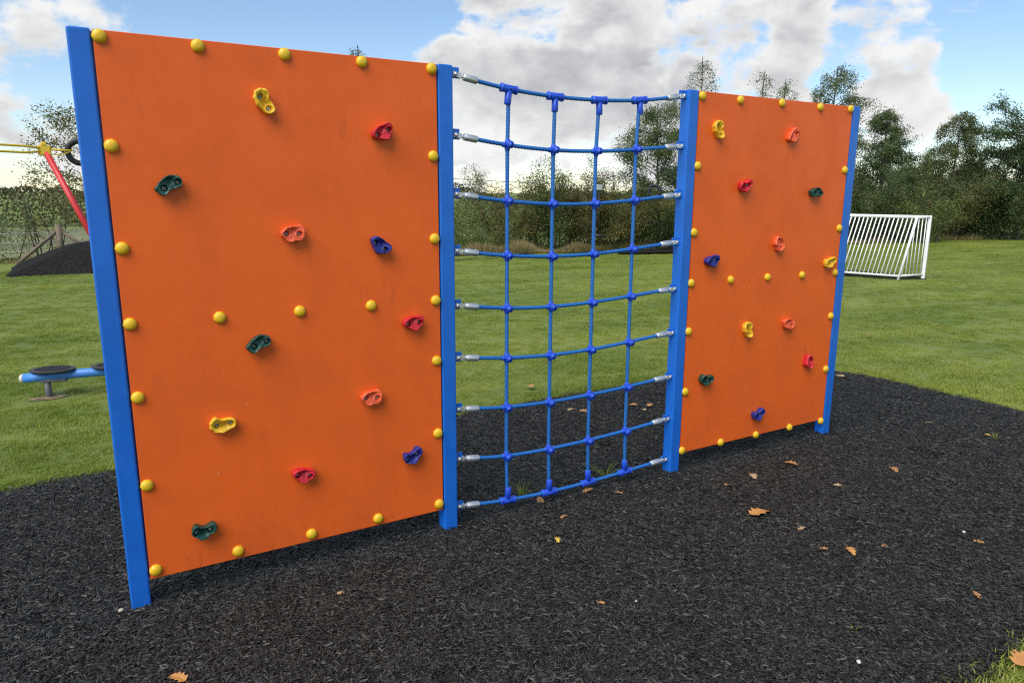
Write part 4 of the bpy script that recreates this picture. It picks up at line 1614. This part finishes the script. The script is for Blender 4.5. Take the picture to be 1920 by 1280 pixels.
GL = 'fallen leaves lying on the ground'
LEAVES = [  # x, y, length, material, label
    (2.921, -0.665, 0.135, 'leaf_orange', 'largest orange oak leaf with ragged lobes on the black mulch right of centre'),
    (3.653, -0.284, 0.085, 'leaf_brown', 'brown oak leaf on the mulch, the leaf closest below the farther orange board'),
    (3.293, -0.294, 0.070, 'leaf_pale', 'small pale brown leaf just above the largest orange oak leaf'),
    (3.059, -0.324, 0.060, 'leaf_brown', 'small brown leaf up and left of the largest orange oak leaf'),
    (3.597, -0.651, 0.060, 'leaf_pale', 'small buff leaf lying alone right of the largest orange oak leaf'),
    (4.122, -0.655, 0.075, 'leaf_brown', 'brown curled leaf farthest right in the upper scatter on the mulch'),
    (2.970, -0.891, 0.055, 'leaf_pale', 'small tan leaf just below and right of the largest oak leaf'),
    (2.877, -1.080, 0.040, 'leaf_brown', 'tiny brown leaf scrap left of the short oak leaf in the lower scatter'),
    (2.968, -1.162, 0.065, 'leaf_orange', 'short orange oak leaf in the lower scatter on the mulch'),
    (3.155, -1.210, 0.040, 'leaf_brown', 'tiny brown leaf scrap right of the short oak leaf in the lower scatter'),
    (3.592, -1.414, 0.045, 'leaf_orange', 'small orange leaf near the right edge, beside a white chip'),
    (3.086, -1.664, 0.045, 'leaf_brown', 'small thin brown leaf above the grass in the lower right corner'),
    (2.770, -1.975, 0.095, 'leaf_orange', 'orange oak leaf lying on the grass in the lower right corner'),
    (0.129, -0.551, 0.070, 'leaf_orange', 'tan leaf at the bottom edge of the view on the left'),
    (2.004, 0.047, 0.070, 'leaf_brown', 'brown leaf under the bottom rope of the net by the second rope column'),
    (2.316, 0.030, 0.065, 'leaf_orange', 'orange brown leaf under the bottom rope of the net by the third rope column'),
    (2.438, -0.086, 0.050, 'leaf_brown', 'small brown leaf in front of the net near the third blue post'),
    (1.831, -0.375, 0.050, 'leaf_yellow', 'small bright yellow leaf on the mulch in front of the net'),
    (2.007, -0.180, 0.045, 'leaf_brown', 'small dark brown leaf between the yellow leaf and the net'),
    (5.180, -0.239, 0.070, 'leaf_pale', 'pale leaf on the mulch right of the farthest blue post'),
    (3.209, 2.068, 0.095, 'leaf_orange', 'orange leaf on the grass seen through the net'),
    (3.126, 1.328, 0.080, 'leaf_pale', 'pale leaf on the mulch behind the net, left of a brown one'),
    (3.180, 1.249, 0.070, 'leaf_brown', 'brown leaf on the mulch behind the net, beside a pale one'),
    (3.617, 1.063, 0.070, 'leaf_pale', 'pale leaf behind the fourth rope column of the net, nearest of three'),
    (3.741, 1.124, 0.080, 'leaf_orange', 'pinkish orange leaf behind the net next to the third blue post'),
    (3.632, 1.203, 0.060, 'leaf_brown', 'brown leaf behind the fourth rope column of the net, farthest of three'),
    (5.879, 0.956, 0.110, 'leaf_pale', 'pale leaf at the grass edge beside the farthest blue post'),
    (0.784, -0.304, 0.035, 'leaf_pale', 'tiny pale leaf scrap on the mulch below the larger board'),
    (1.679, -0.911, 0.035, 'leaf_orange', 'tiny orange leaf scrap in the empty middle of the mulch'),
    (5.319, -0.591, 0.060, 'leaf_yellow', 'small yellowish leaf on the mulch at the far right'),
    (7.909, 2.003, 0.080, 'leaf_brown', 'brown leaf on the lawn right of the farthest blue post'),
]
for i, (x, y, L, mt, lab) in enumerate(LEAVES):
    me = oak_leaf_mesh(100 + i, 3 if L < 0.06 else 4)
    inb = mulch_sd(x, y) < 0
    z = (mulch_z(x, y) + 0.008) if inb else 0.004
    o = link('fallen_leaf', me, M[mt], loc=(x, y, z), smooth=False)
    s = L * 1.05
    o.scale = (s, s, s * 0.75)
    o.rotation_euler = (0.15 * math.sin(i * 1.7), 0.15 * math.cos(i * 2.3), i * 2.1)
    tag(o, lab, 'leaf', GL)


def pebble(x, y, r, lab, mat):
    bm = bmesh.new()
    bmesh.ops.create_icosphere(bm, subdivisions=2, radius=r)
    for v in bm.verts:
        v.co.x *= 1.35
        v.co.z *= 0.7
        v.co *= 1 + 0.12 * mnoise.noise(v.co * (1.2 / r))
    me = bpy.data.meshes.new('pebble')
    bm.to_mesh(me)
    bm.free()
    o = link('pebble', me, mat, loc=(x, y, mulch_z(x, y) + r * 0.55 + 0.006), smooth=True)
    o.rotation_euler = (0, 0, 0.6)
    tag(o, lab, 'stone', 'pebbles on the mulch')


pebble(-0.020, 0.010, 0.0105, 'pale tan pebble at the foot of the nearest blue post', M['pebble'])
pebble(2.252, -1.685, 0.0085, 'white stone chip on the mulch near the bottom right', M['end_cap'])
pebble(1.815, -0.977, 0.006, 'tiny white stone chip right of the orange leaf scrap', M['end_cap'])
pebble(3.64, -1.32, 0.008, 'white stone chip near the right edge above a small orange leaf', M['end_cap'])


def weed(x, y, lab, n, hh, seed):
    rng = random.Random(seed)
    b = MB()
    for k in range(n):
        a = rng.uniform(0, 2 * PI)
        L = hh * rng.uniform(0.6, 1.2)
        ln = rng.uniform(0.5, 1.5)
        p = [Vector((0.02 * math.cos(a), 0.02 * math.sin(a), -0.01))]
        for s in (0.35, 0.7, 1.0):
            p.append(Vector((math.cos(a) * L * ln * s ** 1.3 * 0.8, math.sin(a) * L * ln * s ** 1.3 * 0.8, L * (s - 0.42 * s * s * ln * 0.6))))
        b.tube(p, [0.0014, 0.0017, 0.0013, 0.0004], 4)
    o = b.build('grass_weed', M['grass'], None, loc=(x, y, mulch_z(x, y)))
    tag(o, lab, 'grass tuft', 'grass tufts growing through the mulch')


weed(1.948, 0.150, 'wispy green grass tuft behind the bottom rope between the first and second rope columns', 16, 0.10, 1)
weed(2.523, 0.140, 'wispy green grass tuft behind the bottom rope by the third rope column', 15, 0.10, 2)
weed(5.30, -0.66, 'small green weed tuft on the mulch at the far right', 10, 0.05, 3)
weed(2.42, -1.55, 'tiny green sprout in the mulch above the bottom right corner', 6, 0.03, 4)
